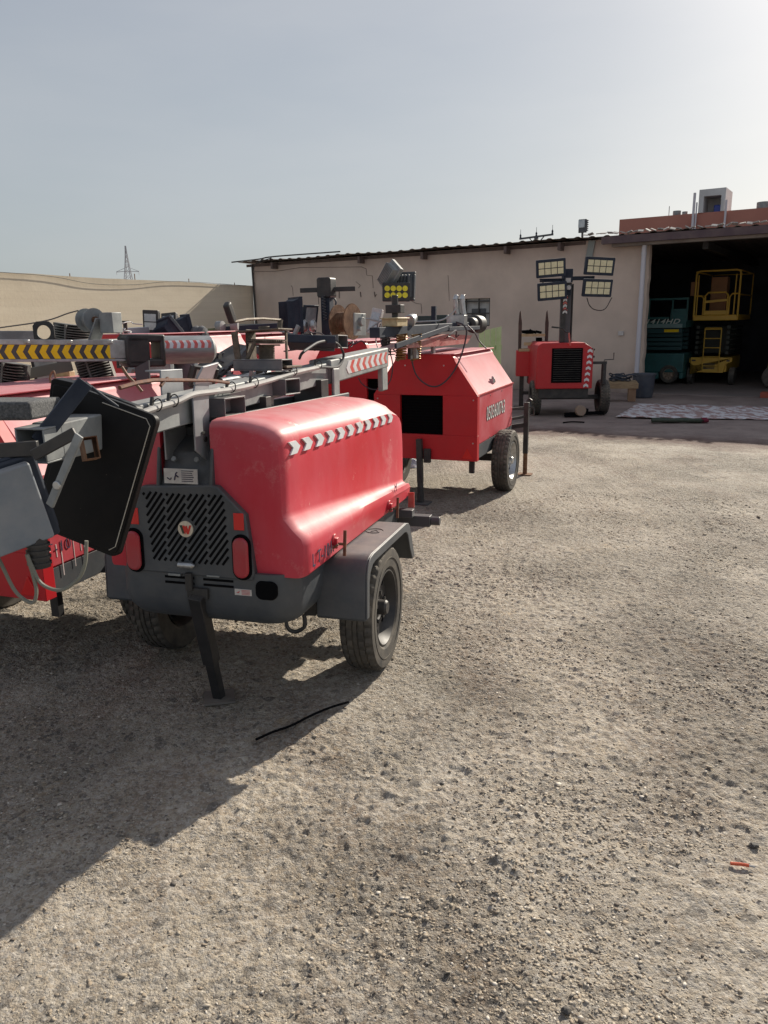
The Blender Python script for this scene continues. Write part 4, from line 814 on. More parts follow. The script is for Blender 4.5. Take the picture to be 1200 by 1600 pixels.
# rear jack stand on the right and hitch hardware
c=G2.L(Pz(820,742)); m_=MB(); m_.bar((c[0],c[1],.86),(c[0],c[1],.26),.055,.055); js=m_.build('side_jack',BLACK,t2,bevel=.003)
m_=MB(); m_.cyl((c[0],c[1],.30),(c[0],c[1],.01),.026,n=12); m_.rrect(c[0],c[1],.17,.14,.02,.001,.015,ax='z'); m_.build('jack_foot',RUST,js)
m_=MB(); m_.tube([(c[0],c[1],.87),(c[0]+.02,c[1]+.02,.90),(c[0]+.06,c[1],.88)],.012,6); m_.tube([(c[0]+.03,c[1],.80),(c[0]+.08,c[1],.80),(c[0]+.085,c[1],.72),(c[0]+.04,c[1],.72)],.009,6); m_.bar((.2,c[1]-.02,.52),(c[0],c[1],.60),.05,.05); m_.bar((.45,c[1]-.1,.78),(c[0],c[1],.80),.03,.03); m_.bar((.45,c[1]-.12,.66),(c[0],c[1],.70),.03,.03); m_.build('outrigger_arm',BLACK,js)
# mast beam, red sloped plate, posts
def bx(x,y,v=0.0): return G2.onx(x,y,v)
m_=MB(); m_.bar(bx(585,520),bx(745,508),.09,.085); ms=m_.build('mast',NAVY,t2,bevel=.005)
a,b,c,d=bx(622,545,.10),bx(700,522,.10),bx(738,524,.10),bx(730,537,.10); e=bx(690,540,.1)
m_=MB(); 
P=[(a[1],a[2]),(b[1],b[2]),(c[1],c[2]),(d[1],d[2]),(e[1],e[2]-.005)]; m_.prism(P,-.12,.10,'x'); m_.build('mast_guard',mat('maroon_plate',(.33,.05,.05),.5,col2=(.5,.25,.22),scale=4,dust=.2),ms,bevel=.003)
m_=MB(); m_.bar(bx(618,541,.13),bx(700,512,.13),.02,.045); m_.bar(bx(700,514,.13),bx(748,512,.13),.03,.04); m_.build('guard_edge',NAVY,ms,bevel=.003)
a=bx(733,506,.03); b=bx(770,508,.03); ad=(Vector(b)-Vector(a)).normalized(); m_=MB(); m_.cyl(Vector(a),Vector(a)+ad*.16,.075,n=24); m_.cyl(Vector(a)+ad*.18,Vector(a)+ad*.44,.105,n=28); m_.cyl(Vector(a)+ad*.0,Vector(a)+ad*.44,.05,n=12); m_.build('mast_motor',BLACK,ms,bevel=.02,seg=3)
for x,m in ((640,BLACK),(676,GALV),(649,GALV)):
    a=bx(x,543,.05); m_=MB(); m_.box(.04,.07,a[1]-.03,a[1]+.03,1.47,a[2]+.06); m_.build('mast_post',m,t2)
for x in (628,651):   # coil cables
    m_=MB(); a=Vector(bx(x,522,.10)); b=Vector(bx(x-2,563,-.0)); n=90
    m_.tube([a.lerp(b,i/n)+Vector((math.cos(i*.75)*.045,math.sin(i*.75)*.045,0)) for i in range(n+1)],.008,5,smooth=0); m_.build('coiled_cable',COPPER,ms)
def fx(F,x,y,Y): return F.L(Py(x,y,Y))
# electrics on top
c=bx(617,503,.02); m_=MB(); m_.cbox(c,(.14,.26,.075)); m_.cbox((c[0],c[1],c[2]+.03),(.17,.29,.01)); m_.build('junction_box',BEIGE,ms,bevel=.006)
m_=MB(); c=bx(642,502,.02); m_.cyl((c[0],c[1]-.05,c[2]),(c[0],c[1]+.08,c[2]+.03),.06,.04,n=16); m_.build('motor_cover',SILV,ms,bevel=.01)
c=bx(617,480,.02); m_=MB(); m_.cyl((c[0],c[1],c[2]-.12),(c[0],c[1],c[2]+.10),.028,n=12); m_.box(c[0]-.07,c[0]+.07,c[1]-.05,c[1]+.05,c[2]-.05,c[2]+.02); m_.build('lamp_stalk',BLACK,ms,bevel=.004)
def orient(F,px_,py_,Y,yaw,tilt=0,rl=0):
    """matrix in F's coordinates; lamp front (-y) turned by yaw about world z"""
    FM=Matrix((Vector(F.x),Vector(F.y),Vector(F.z))).transposed().to_4x4(); FM.translation=Vector(F.o)
    W=Matrix.Translation(Py(px_,py_,Y))@Matrix.Rotation(R(yaw),4,'Z')@Matrix.Rotation(R(tilt),4,'X')@Matrix.Rotation(R(rl),4,'Y')
    return FM.inverted()@W
ledpanel(t2,orient(G2,619,456,7.35,-2,-4,1),.255,.165,4,2,BLACK,LEDY,round_=True,d=.06)
l_=finlamp(t2,orient(G2,628,448,7.55,158,8,0),.24,.24,.07,GREY,GLASS,7)
l_=finlamp(t2,orient(G2,611,432,7.5,130,10,-35),.15,.24,.06,GALV,GREY,7)
m_=MB(); 
for x0 in (712,722):
    p=[fx(G2,x,y,8.6) for x,y in ((x0,468),(x0+1,480),(x0+3,492))]; m_.tube(p,.03,8); m_.cyl(p[0],Vector(p[0])+Vector((.01,0,.05)),.034,.02,n=8)
c=fx(G2,714,500,8.6); m_.cbox(c,(.2,.12,.10)); m_.build('lamp_socket',SILV,ms,bevel=.003)
m_=MB(); c=fx(G2,690,503,8.8); m_.cbox(c,(.16,.05,.15)); m_.rrect(c[0],c[2],.01,.01,.004,c[1]-.05,c[1]); c=fx(G2,665,500,8.9); m_.cbox(c,(.26,.15,.09)); m_.build('ballast_box',mat('dark_green_box',(.025,.05,.045),.5),ms,bevel=.006)
m_=MB(); c=fx(G2,678,495,8.5); m_.cbox(c,(.05,.04,.22)); m_.build('upright',NAVY,ms)
# cables
m_=MB(); m_.tube([fx(G2,x,y,7.5) for x,y in ((640,530),(643,560),(650,585),(665,600),(681,604),(697,595),(712,575),(723,548),(729,520),(724,508),(712,503))],.008,6); m_.cut()
m_.tube([fx(G2,x,y,7.5) for x,y in ((598,505),(601,530),(612,560),(613,580),(608,598),(596,607),(580,608),(566,600),(560,590))],.006,6); m_.cut()
m_.tube([fx(G2,x,y,7.6) for x,y in ((600,505),(604,520),(607,530),(610,540),(618,550))],.007,6); m_.cut()
m_.tube([fx(G2,x,y,8.0) for x,y in ((730,508),(742,520),(748,532),(760,545))],.007,6); m_.build_each('hanging_cable',mat('dark_cable',(.05,.035,.045),.5),ms)
m_=MB(); m_.tube([fx(G2,x,y,8.0) for x,y in ((643,503),(668,502),(690,500),(706,490),(714,478),(713,468))],.008,6); m_.cut(); m_.tube([fx(G2,x,y,7.6) for x,y in ((560,502),(572,498),(585,500),(597,503))],.008,6); m_.cut(); m_.tube([fx(G2,x,y,7.6) for x,y in ((560,520),(575,516),(585,508),(597,500))],.008,6); m_.build_each('pale_cable',mat('pale_grey_cable',(.4,.4,.4),.5),ms)
# finned heat sink hanging at the left end
m_=MB(); c=fx(G2,606,537,7.45)
for i in range(9): m_.cbox((c[0],c[1],c[2]-.10+.025*i),(.11,.10,.008))
m_.cbox((c[0]-.03,c[1],c[2]),(.03,.09,.21)); m_.build('heat_sink',BLACK,ms)
m_=MB()
r_=random.Random(6)
for k in range(9):
    x=590+r_.random()*22; m_.tube([fx(G2,x+r_.uniform(-4,4),y,7.5+r_.uniform(-.1,.1)) for y in (506,520,533,546,555)],.005,5)
m_.build('wire_bundle',mat('dark_cable',(.05,.035,.045),.5),ms)
# ---- trailers further back
F7=Fr((-.47,9.85,0.08),22)
t7,b7=box_trailer(F7,'red box trailer behind the phone number one with an upright T shaped lamp bar',opening=(.30,.50,.55,1.03),front=mat('plain_red_panel',(0.55,0.02,0.03),.45,dust=.1),wheels=True,jack=False)  # front panel in one plain red, shared with the back row and cabinet
m_=MB(); c=F7.L(Py(513,530,9.95)); tz=F7.L(Py(513,452,9.95))[2]; m_.box(c[0]-.06,c[0]+.06,c[1]-.06,c[1]+.06,1.4,tz); mt=m_.build('upright_mast',NAVY,t7,bevel=.004)
m_=MB(); m_.rrect(c[0],tz+.02,.19,.24,.03,c[1]-.09,c[1]+.09); m_.build('mast_head',BLACK,mt,bevel=.012)
m_=MB(); m_.bar(F7.L(Py(469,454,9.95)),F7.L(Py(555,451,9.95)),.05,.055); m_.build('lamp_bar',BLACK,mt,bevel=.004)
m_=MB(); a=Vector(F7.L(Py(505,462,9.85))); b=Vector(F7.L(Py(508,500,9.85))); n=60; m_.tube([a.lerp(b,i/n)+Vector((math.cos(i*.9)*.02,math.sin(i*.9)*.02,0)) for i in range(n+1)],.006,5,smooth=0); m_.tube([F7.L(Py(x,y,9.85)) for x,y in ((521,465),(525,472),(522,484),(516,492))],.012,6); m_.build('coiled_cable',GREY,mt)
l_=finlamp(t7,orient(F7,462,492,9.8,115,0,0),.42,.40,.12,NAVY,GLASS,9); l_=finlamp(t7,orient(F7,484,500,9.9,60,10,0),.26,.34,.14,NAVY,GLASS,7)
m_=MB(); 
for x in (474,487): m_.cut(); c=F7.L(Py(x,509,9.7)); m_.lathe([(0,-.03),(.06,-.02),(.075,.02),(.05,.05),(0,.055)],c,'x',16)
m_.build_each('pulley',SILV,t7)
l_=ledpanel(t7,orient(F7,585,502,9.3,-20,-10,12),.13,.30,1,2,LABEL,GLASS,name='floodlight')
F8=Fr((-1.86,9.55,.17),23); F5=Fr((-2.45,7.45,.24),23)
t8,b8=box_trailer(F8,'faded pink hooded trailer in the row just behind the rusty hand winch',top=1.50,front=mat('plain_red_panel',(0.55,0.02,0.03),.45),wheels=True,jack=False,opening=(.0,.36,.62,.98))
t5,b5=box_trailer(F5,'faded pink trailer behind the silver cylinder with tilted floodlights on top',front=mat('plain_red_panel',(0.55,0.02,0.03),.45),wheels=True,jack=False)
m_=MB(); m_.bar(F8.L(Py(300,520,10.2)),F8.L(Py(345,516,10.2)),.08,.07); m_.build('mast',GREENM,t8,bevel=.004)
m_=MB(); m_.bar(F8.L(Py(340,517,10.4)),F8.L(Py(470,508,11.0)),.10,.10); m_.build('mast_section',NAVY,t8,bevel=.004)
m_=MB(); m_.bar(F8.L(Py(342,508,10.4)),F8.L(Py(460,505,11.0)),.01,.01); m_.cyl(F8.L(Py(361,508,10.3)),F8.L(Py(372,508,10.3)),.08,.06,n=14); m_.lathe([(0,-.05),(.07,-.04),(.07,.04),(0,.05)],F8.L(Py(344,510,10.2)),'x',14); m_.build('cable_sheave',GALV,t8)
m_=MB(); 
q=[F5.L(Py(x,y,6.7+dd)) for x,y,dd in ((283,586,0),(368,536,.4),(392,541,.35),(345,586,-.1))]; m_.add(q+[(x,y,z-.03) for x,y,z in q],[(0,1,2,3),(7,6,5,4),(0,4,5,1),(1,5,6,2),(2,6,7,3),(3,7,4,0)]); m_.cbox(F5.L(Py(340,556,6.8)),(.05,.05,.05))
m_.build('tilted_panel',BLACK,t5)
m_=MB(); m_.lathe([(.085,-.03),(.14,-.04),(.15,0),(.14,.04),(.085,.03),(.085,-.03)],(0,0,0),'x',26); M=orient(F8,396,566,6.9,-60); m_.build('spare_roller',GREY,t8,mw=M)
m_=MB(); m_.bar(F5.L(Py(190,521,7.9)),F5.L(Py(253,517,8.3)),.12,.10); m_.build('mast',mat('pale_steel',(.5,.51,.53),.4,.4,dust=.2),t5,bevel=.005)
ledpanel(t5,orient(F5,235,503,8.1,-8,0,3),.165,.235,1,2,BLACK,GLASS,name='floodlight')
ledpanel(t5,orient(F5,263,503,8.4,-14,-15,-4),.17,.20,1,1,BLACK,GLASS,name='floodlight')
finlamp(t5,orient(F5,268,516,8.1,150,-35,15),.24,.28,.09,NAVY,GLASS,10); finlamp(t5,orient(F5,293,511,8.3,120,-10,0),.22,.24,.12,NAVY,GLASS,10)
m_=MB(); c=F5.L(Py(196,512,7.7)); m_.cyl((c[0],c[1],c[2]-.06),(c[0],c[1],c[2]+.05),.02,n=8); m_.cyl((c[0],c[1],c[2]+.05),(c[0],c[1],c[2]+.065),.045,n=12); m_.build('locking_knob',BLACK,t5)
m_=MB(); 
for x in (308,316): m_.cut(); m_.lathe([(0,-.04),(.07,-.03),(.08,.0),(.06,.04),(0,.05)],F5.L(Py(x,521,8.2)),'x',14)
m_.build_each('pulley',GREY,t5)
m_=MB(); c=F5.L(Py(278,588,6.6)); m_.cbox(c,(.34,.1,.26),0,Matrix.Rotation(.3,3,'Z')); m_.cbox((c[0],c[1]-.06,c[2]+.03),(.06,.02,.16)); m_.build('control_box',mat('blue_grey_steel',(.13,.15,.18),.5,.3,dust=.3),t5,bevel=.01)
m_=MB(); c=F5.L(Py(253,588,6.4)); m_.cbox(c,(.22,.06,.24)); m_.cbox((c[0],c[1]+.1,c[2]+.11),(.22,.2,.02)); m_.build('mast_bracket',GALV,t5,bevel=.012)
m_=MB(); c=F5.L(Py(247,577,6.7))
for i in range(3): m_.cbox((c[0]-.05+.05*i,c[1],c[2]-.0),(.03,.04,.05))
m_.build('chain_links',RUSTY,t5)
# tangled cables and brackets over the back row
r_=random.Random(77)
def tangle(F,par,x0,x1,y0,y1,Y,n,mt,name='loose_cable',r=.006):
    for k in range(n):
        x=r_.uniform(x0,x1); y=r_.uniform(y0,y1); pts=[]; dx=r_.uniform(-1,1)*26; dy=r_.uniform(-.5,1)*16
        for i in range(5): pts.append(F.L(Py(x+dx*i/4*1.6+r_.uniform(-5,5),y+dy*i/4+r_.uniform(-5,7),Y+r_.uniform(-.15,.15))))
        m=MB(); m.tube(pts,r*r_.uniform(.7,1.4),6); m.build(name,mt,par)
DC=mat('dark_cable',(.05,.035,.045),.5)
tangle(F5,t5,290,400,550,590,6.8,10,DC); tangle(F8,t8,360,470,505,530,9.8,5,DC); tangle(F7,t7,455,560,505,545,9.2,7,DC); tangle(F5,t5,215,330,560,600,6.9,8,DC); tangle(F5,t5,90,300,505,535,7.6,6,mat('pale_grey_cable',(.4,.4,.4),.5))
tangle(G2,ms,590,730,495,525,7.8,8,DC)
for x,y,Y,a,F,par in ((305,600,6.9,.3,F5,t5),(226,590,6.7,-.4,F5,t5),(322,592,6.6,.9,F5,t5),(405,580,6.8,-.5,F5,t5),(372,588,6.7,.2,F5,t5),(448,520,9.4,.5,F7,t7),(488,535,9.3,-.8,F7,t7),(180,590,6.5,.6,F5,t5)):
    m_=MB(); c=F.L(Py(x,y,Y)); q=Matrix.Rotation(a,3,'Y')@Matrix.Rotation(a*2,3,'Z'); m_.cbox(c,(.26,.06,.012),0,q); m_.cbox(Vector(c)+q@Vector((.11,0,.06)),(.03,.06,.13),0,q); m_.cyl(Vector(c)+q@Vector((-.08,0,0)),Vector(c)+q@Vector((-.08,0,.03)),.02,n=10)
    m_.build('mast_bracket',GALV if a>0 else BLACK,par,bevel=.002)
for x,y,Y,yaw,ti,w_,h_ in ((318,590,6.4,40,20,.20,.16),(200,560,6.9,-20,10,.2,.18)):
    finlamp(t5,orient(F5,x,y,Y,yaw,ti,10),w_,h_,.08,BLACK,GLASS,8)
m_=MB(); m_.cyl(F5.L(Py(345,597,6.5)),F5.L(Py(420,583,7.0)),.035,n=12); m_.build('hydraulic_ram',SILV,t5)
# ---- left near trailer
c4=Pz(70,940,.45); hx=Fr((0,0),19)
F4=Fr((c4[0]-.53*hx.x[0],c4[1]-.53*hx.x[1]),19)
t4,b4=box_trailer(F4,'leftmost trailer with yellow and black chevron mast, cut by the frame edge',opening=(-.3,.1,.7,1.05),front=BRED,side=PINK,wheels=True,jack=False)
c=F4.onx(92,855,.533); text_obj('fleet_number','T-10',.085,axes((.5335,c[1],c[2]),(0,1,0),(0,0,1)),INK,b4,bold=-.001)
m_=MB(); r_=random.Random(2)
for k in range(7): y=c[1]-.02+.05*k*r_.random()+.03*k; z=c[2]+.02; m_.box(.5305,.532,y,y+.003+.003*r_.random(),z-.06-.16*r_.random(),z)
m_.build('paint_runs',mat('drip_white',(.7,.62,.6),.5),b4)
def g4(x,y,Y=5.0): return F4.L(Py(x,y,Y))
a=Vector(g4(-60,548,4.55)); b=Vector(g4(198,548,5.05)); m_=MB(); m_.bar(a,b,.13,.125); my=m_.build('mast',mat('dark_mast_paint',(.05,.052,.06),.4,.4,col2=(.1,.1,.11),scale=6,dust=.2),t4,bevel=.006)
d=(b-a).normalized(); sdv=d.cross(Vector((0,0,1))).normalized(); upv=sdv.cross(d)
m_=MB(); m_.bar(a+upv*.052+sdv*.066,b+upv*.052+sdv*.066,.006,.03,up=tuple(upv)); m_.bar(a-upv*.056+sdv*.066,b-upv*.056+sdv*.066,.006,.016,up=tuple(upv)); m_.bar(b-d*.12+sdv*.067,b+sdv*.067,.006,.09,up=tuple(upv))
for k in range(5): q=b-d*(.12+.24*k)+upv*.055+sdv*.072; m_.cbox(q,(.04,.02,.02))
m_.build('steel_edge',SILV,my,bevel=.002)
Lb=(b-a).length; o_=a+sdv*.0665-upv*.036; m_=MB(); chevrons(m_,o_-upv*.010+d*(Lb*.05),d,upv,Lb*.88,.082,13,-.34,.003,0,.56); m_.build('yellow_chevron_tape',YELT,my)
# black clamp and silver cylinder
dd=Vector(g4(320,546,5.35))-b; dd.normalize()
m_=MB(); q=b+dd*.10; 
for s1 in (-1,1): m_.bar(q-dd*.12+upv*.078*s1,q+dd*.12+upv*.078*s1,.20,.05,up=tuple(upv))
m_.bar(q-dd*.055-upv*.09,q-dd*.055+upv*.09,.20,.15,up=tuple(dd)); m_.bar(q+dd*.105-upv*.10,q+dd*.105+upv*.10,.2,.035,up=tuple(dd)); m_.build('mast_clamp',BLACK,my,bevel=.012)
m_=MB(); c0=b+dd*.20; c1=b+dd*.56; m_.cyl(c0,c1,.092,n=36); m_.cyl(c1,c1+dd*.03,.092,.06,n=36); cy=m_.build('air_cylinder',mat('brushed_aluminium',(.38,.39,.39),.42,.6,col2=(.28,.29,.29),scale=7,streak=(1,1,6)),my,ang=50)
m_=MB(); s2=dd.cross(Vector((0,0,1))).normalized(); u2=s2.cross(dd)
for k in range(7):
    for j,(mi) in enumerate((0,1)):
        vs=[];
        st=.36*.93/7; 
        for e in (0,1):
            for q_ in range(7):
                an_=R(8+34*q_/6); off=st*(k+.5*j+.5*e)+(-abs(q_/6-.5)*.016); rad=.0935
                vs.append(tuple(c0+dd*(off+.01)+ (s2*math.cos(an_)+u2*math.sin(an_))*rad))
        m_.add(vs,[(i,i+1,7+i+1,7+i) for i in range(6)],mi)
m_.build('reflective_tape',[TAPE,REDT],cy)
# finned lamps under and over the mast

def finstack(F,par,px_,py_,Y,rl,w_=.22,h_=.17,n=11):
    m=MB()
    for i in range(n):
        z=-h_/2+h_*i/(n-1); k=1-.25*(2*i/(n-1)-1)**2; P=[]
        for q_ in range(13): a_=R(180+180*q_/12); P.append((w_/2*k*math.cos(a_),w_*.45*k*math.sin(a_)))
        m.prism(P,z-.0028,z+.0028,'z')
    m.box(-w_/2,w_/2,0,.05,-h_/2,h_/2); m.box(-.006,.006,-w_*.46,0,-h_/2,h_/2)
    return m.build('finned_ballast',mat('weathered_fin_grey',(.10,.105,.105),.5,.4,col2=(.2,.2,.19),scale=9,dust=.3),par,mw=orient(F,px_,py_,Y,0,0,rl))
finstack(F4,t4,14,587,4.9,12); finstack(F4,t4,148,579,5.1,-14)
finstack(F4,t4,112,522,5.5,8,.26,.13,9)
ledpanel(t4,orient(F4,75,583,5.25,2,8,-2),.20,.26,1,2,BLACK,GLASS,name='floodlight')
m_=MB(); m_.bar(g4(38,585,5.1),g4(112,571,5.1),.02,.07); m_.build('lamp_arm',mat('weathered_steel',(.22,.22,.19),.6,.3,dust=.3),t4,bevel=.003)
m_=MB(); m_.cbox(g4(103,591,5.2),(.11,.06,.10)); m_.build('junction_box',BEIGE,t4,bevel=.006)
# square plate with round hole
c=g4(68,520,4.95); m_=MB(); n=24; P=[];Q=[]
for i in range(n):
    a_=2*math.pi*i/n; ca,sa=math.cos(a_),math.sin(a_); k=.066/max(abs(ca),abs(sa)); k=min(k,.076); P.append((ca*k,sa*k)); Q.append((ca*.043,sa*.043))
vs=[(x,y_,z) for y_ in (0,.012) for x,z in P+Q]; fs=[]
for i in range(n):
    j=(i+1)%n; fs+=[(i,j,n+j,n+i),(2*n+i,3*n+i,3*n+j,2*n+j),(i,2*n+i,2*n+j,j),(n+i,n+j,3*n+j,3*n+i)]
m_.add(vs,fs); m_.build('ring_plate',BLACK,t4,bevel=.002,mw=orient(F4,68,519,4.95,0))
# small winch on the yellow mast
rc=Vector(g4(141,500,5.2)); m_=MB(); reel(m_,rc,(.9,-.4,0),.075,.11,n=24); m_.build('winch_drum',GALV,my)
m_=MB(); m_.cyl(rc-Vector((.9,-.4,0)).normalized()*.075,rc+Vector((.9,-.4,0)).normalized()*.075,.022,n=12); m_.cyl(rc-Vector((.9,-.4,0)).normalized()*.062,rc-Vector((.9,-.4,0)).normalized()*.066,.045,n=16); m_.build('winch_axle',RUST,my)
m_=MB(); m_.cbox(rc+Vector((.07,-.02,-.06)),(.012,.12,.16),0,Matrix.Rotation(.5,3,'Y')); m_.cbox(rc+Vector((.16,0,-.02)),(.10,.10,.13)); m_.cbox(rc+Vector((.02,0,-.13)),(.26,.14,.012)); m_.cbox(rc+Vector((-.02,0,-.165)),(.012,.14,.08)); m_.build('winch_frame',GALV,my,bevel=.004)
m_=MB(); m_.tube([g4(x,y,5.2) for x,y in ((-40,518),(0,512),(50,505),(80,499),(105,490),(123,485))],.0045,5); m_.build('winch_cable',mat('steel_rope',(.14,.13,.12),.6),my)
m_=MB(); m_.bar(g4(-60,525,5.6),g4(54,524,5.9),.09,.07); m_.build('rear_mast_section',GALV,t4,bevel=.004)
m_=MB(); m_.tube([g4(x,y,4.4) for x,y in ((190,573),(200,588),(212,600),(222,612))],.009,6); m_.cut(); m_.tube([g4(x,y,4.3) for x,y in ((-20,613),(30,610),(60,612),(95,617))],.006,6); m_.cut(); m_.tube([g4(x,y,4.6) for x,y in ((82,610),(78,590),(84,580),(88,596))],.006,6); m_.build_each('control_cable',mat('brown_cable',(.2,.12,.07),.7),t4)
m_=MB(); P=[(x,y) for x,y in ((214,602),(210,575),(232,563),(234,600))]; q=[g4(x,y,4.7) for x,y in P]; m_.add(q+[(x,y+.012,z) for x,y,z in q],[(0,1,2,3),(7,6,5,4),(0,4,5,1),(1,5,6,2),(2,6,7,3),(3,7,4,0)]); m_.build('mast_bracket',mat('dark_grey_steel',(.06,.06,.07),.5,dust=.2),t4)
# ================================================================== upright light tower at the workshop
T3=Fr((3.54,14.4),4)
t3=thing('light_tower_trailer','red trailer with its mast upright and four lamp panels raised before the workshop wall','light tower trailer',T3,'towable light towers parked in the yard')
xc=-.155; m_=MB(); hw=.515
P=[(xc-hw,.52),(xc+hw,.52),(xc+hw,1.20),(xc+hw-.04,1.27),(xc+hw-.17,1.355),(xc-hw+.10,1.355),(xc-hw+.02,1.31),(xc-hw,1.25)]
m_.prism(P,0,1.5,'y'); m_.build('body',BRED,t3,bevel=.012)
m_=MB(); m_.box(xc-.24,xc+.32,-.012,0,.63,1.26); gr=m_.build('radiator_grille',BLK,t3,bevel=.003)
m_=MB()
for i in range(15): z=.67+.56*i/14; m_.cbox((xc+.04,-.018,z),(.50,.012,.010),0,Matrix.Rotation(.5,3,'X'))
m_.build('slat',BLACK,gr)
m_=MB()
for k in range(7):
    z=.56+.105*k; x=xc+.40+.055*math.sin(k/6*1.2)
    m_.prism([(x-.045,z-.02),(x,z+.005),(x+.045,z-.02),(x+.045,z+.025),(x,z+.055),(x-.045,z+.025)],-.005,-.001,'y')
m_.build('reflective_tape',TAPE,t3)
m_=MB(); m_.box(xc-.46,xc+.46,.05,1.45,.34,.52); m_.bar((-.55,.38,.33),(.55,.38,.33),.08,.08); m_.build('chassis',BLACK,t3,bevel=.004)
for s_ in (-1,1): wheel(t3,(s_*.635,.38,.325),.33,.17,s_,BLACK)
m_=MB(); m_.box(xc-.075,xc+.10,.15,.33,1.30,2.42); mm_=m_.build('mast',mat('dark_grey_steel',(.06,.06,.07),.5,dust=.2),t3,bevel=.006)
m_=MB(); m_.box(xc-.085,xc+.0,.12,.15,1.36,2.4); m_.cut(); m_.box(xc+.115,xc+.135,.16,.30,1.35,2.4); m_.build_each('mast_rail',BLACK,mm_,bevel=.003)
m_=MB()
for k in range(5):
    z=1.90+k*.105; x=xc-.015; m_.prism([(x-.04,z-.03),(x,z),(x+.04,z-.03),(x+.04,z+.01),(x,z+.045),(x-.04,z+.01)],.112,.118,'y')
m_.build('reflective_tape',TAPE,mm_)
m_=MB()
for k in range(4):
    z=1.95+k*.105; x=xc-.015; m_.prism([(x-.04,z-.025),(x,z+.005),(x+.04,z-.025),(x+.04,z+.012),(x,z+.04),(x-.04,z+.012)],.1125,.1175,'y')
m_.build('red_tape',REDT,mm_)
m_=MB(); m_.box(xc-.07,xc+.10,.08,.30,2.42,2.66); m_.box(xc-.04,xc+.07,.07,.30,2.20,2.36); hd_=m_.build('mast_head',NAVY,mm_,bevel=.008)
m_=MB(); m_.box(xc-.03,xc+.06,.065,.08,2.42,2.50); m_.cut(); m_.cyl((xc+.02,.06,2.33),(xc+.02,.0,2.33),.04,n=14); m_.build_each('mast_head_label',LABEL,hd_)
m_=MB(); m_.box(xc-.48,xc-.08,.15,.2,2.44,2.50); m_.cut(); m_.box(xc+.11,xc+.5,.15,.2,2.46,2.53); m_.build_each('lamp_bar',NAVY,mm_,bevel=.003)
for (px_,py_,rl) in ((861,419,4),(863,455,4),(937.5,416,-3),(934,450,-2)):
    ledpanel(t3,orient(T3,px_,py_,14.35,-4 if px_<900 else 6,6,-rl),.52 if px_<900 else .54,.31,4,2,NAVY,LED,d=.06)
m_=MB(); 
for P in (((877,467),(877,478),(880,484),(886,482),(887,466)),((917,465),(921,477),(930,484),(945,483),(956,465)),((843,436),(848,441),(852,446))): m_.tube([T3.L(Py(x,y,14.4)) for x,y in P],.009,6); m_.cut()
m_.build_each('lamp_cable',BLACK,mm_)
m_=MB(); a=[T3.L(Py(x,y,14.3)) for x,y in ((888,520),(883,518),(879,513),(872,512))]; m_.tube(a,.012,6,smooth=0); m_.bar(T3.L(Py(872,512,14.3)),T3.L(Py(862,511,14.3)),.03,.03); m_.build('crank_handle',BLACK,t3)
m_=MB(); m_.tube([T3.L(Py(x,y,14.35)) for x,y in ((891,540),(890,532),(889,520))],.015,6); m_.build('red_hose',REDT,t3)
c=T3.L(Py(943,585,14.5)); m_=MB(); m_.cyl((c[0],c[1],.60),(c[0],c[1],.97),.045,n=14); m_.bar((xc+hw,c[1],.98),(c[0]+.05,c[1],.98),.04,.05); m_.tube([(c[0],c[1],.98),(c[0]+.0,c[1],1.03),(c[0]+.17,c[1],1.04),(c[0]+.17,c[1],1.16)],.010,6,smooth=0); m_.build('side_jack',BLACK,t3)
m_=MB(); 
for z in (1.10,1.23): m_.cyl((xc+hw,-.0,z),(xc+hw+.02,0,z),.02,n=8)
m_.box(xc+hw-.01,xc+hw+.03,.2,.25,1.15,1.25); m_.build('latch',BLACK,t3)
# ================================================================== other things by the workshop
K=Fr(tuple(Py(822,590,15.6)*[1,1,0]),8)
cab=thing('forked_cabinet','red cabinet with two tall black prongs and wooden shelves beside the upright light tower','cabinet',K)
kz=lambda y: K.L(Py(822,y,15.6))[2]
m_=MB(); m_.box(-.20,.30,0,.45,kz(588),kz(548)); m_.build('cabinet_box',mat('plain_red_panel',(0.55,0.02,0.03),.45),cab,bevel=.008)
for x in (-.14,.38):
    m_=MB(); m_.prism([(x-.03,kz(548)),(x+.03,kz(548)),(x+.035,kz(505)),(x+.0,kz(485)),(x-.02,kz(488)),(x-.035,kz(505))],.05,.09,'y'); m_.build('prong',mat('brown_black_steel',(.05,.035,.03),.7,col2=(.1,.06,.05),scale=12),cab,bevel=.004)
m_=MB(); m_.box(-.11,.35,.0,.35,kz(526),kz(522)); m_.build('shelf',WOODP,cab); m_=MB(); m_.box(-.16,.30,-.02,.35,kz(549),kz(545)); m_.box(-.06,.10,.0,.1,kz(540),kz(535)); m_.build('shelf',WOODP,cab)
m_=MB(); r_=random.Random(1)
for k in range(9): m_.cbox((-.05+.36*r_.random(),.1+.1*r_.random(),kz(522)+.02+.03*r_.random()),(.12,.08,.05),0,Matrix.Rotation(r_.uniform(-.5,.5),3,'Y'))
m_.box(-.10,-.02,.05,.12,kz(521),kz(516)); m_.box(.18,.30,.1,.2,kz(545),kz(528)); m_.build('clutter',BLK,cab)
m_=MB(); m_.box(-.12,-.04,.1,.35,.0,kz(588)); m_.box(.12,.28,.1,.35,kz(600),kz(588)); m_.box(-.08,.2,.1,.3,.3,.36); m_.box(-.22,.1,.05,.4,0.01,.05); m_.build('stand',BLACK,cab)
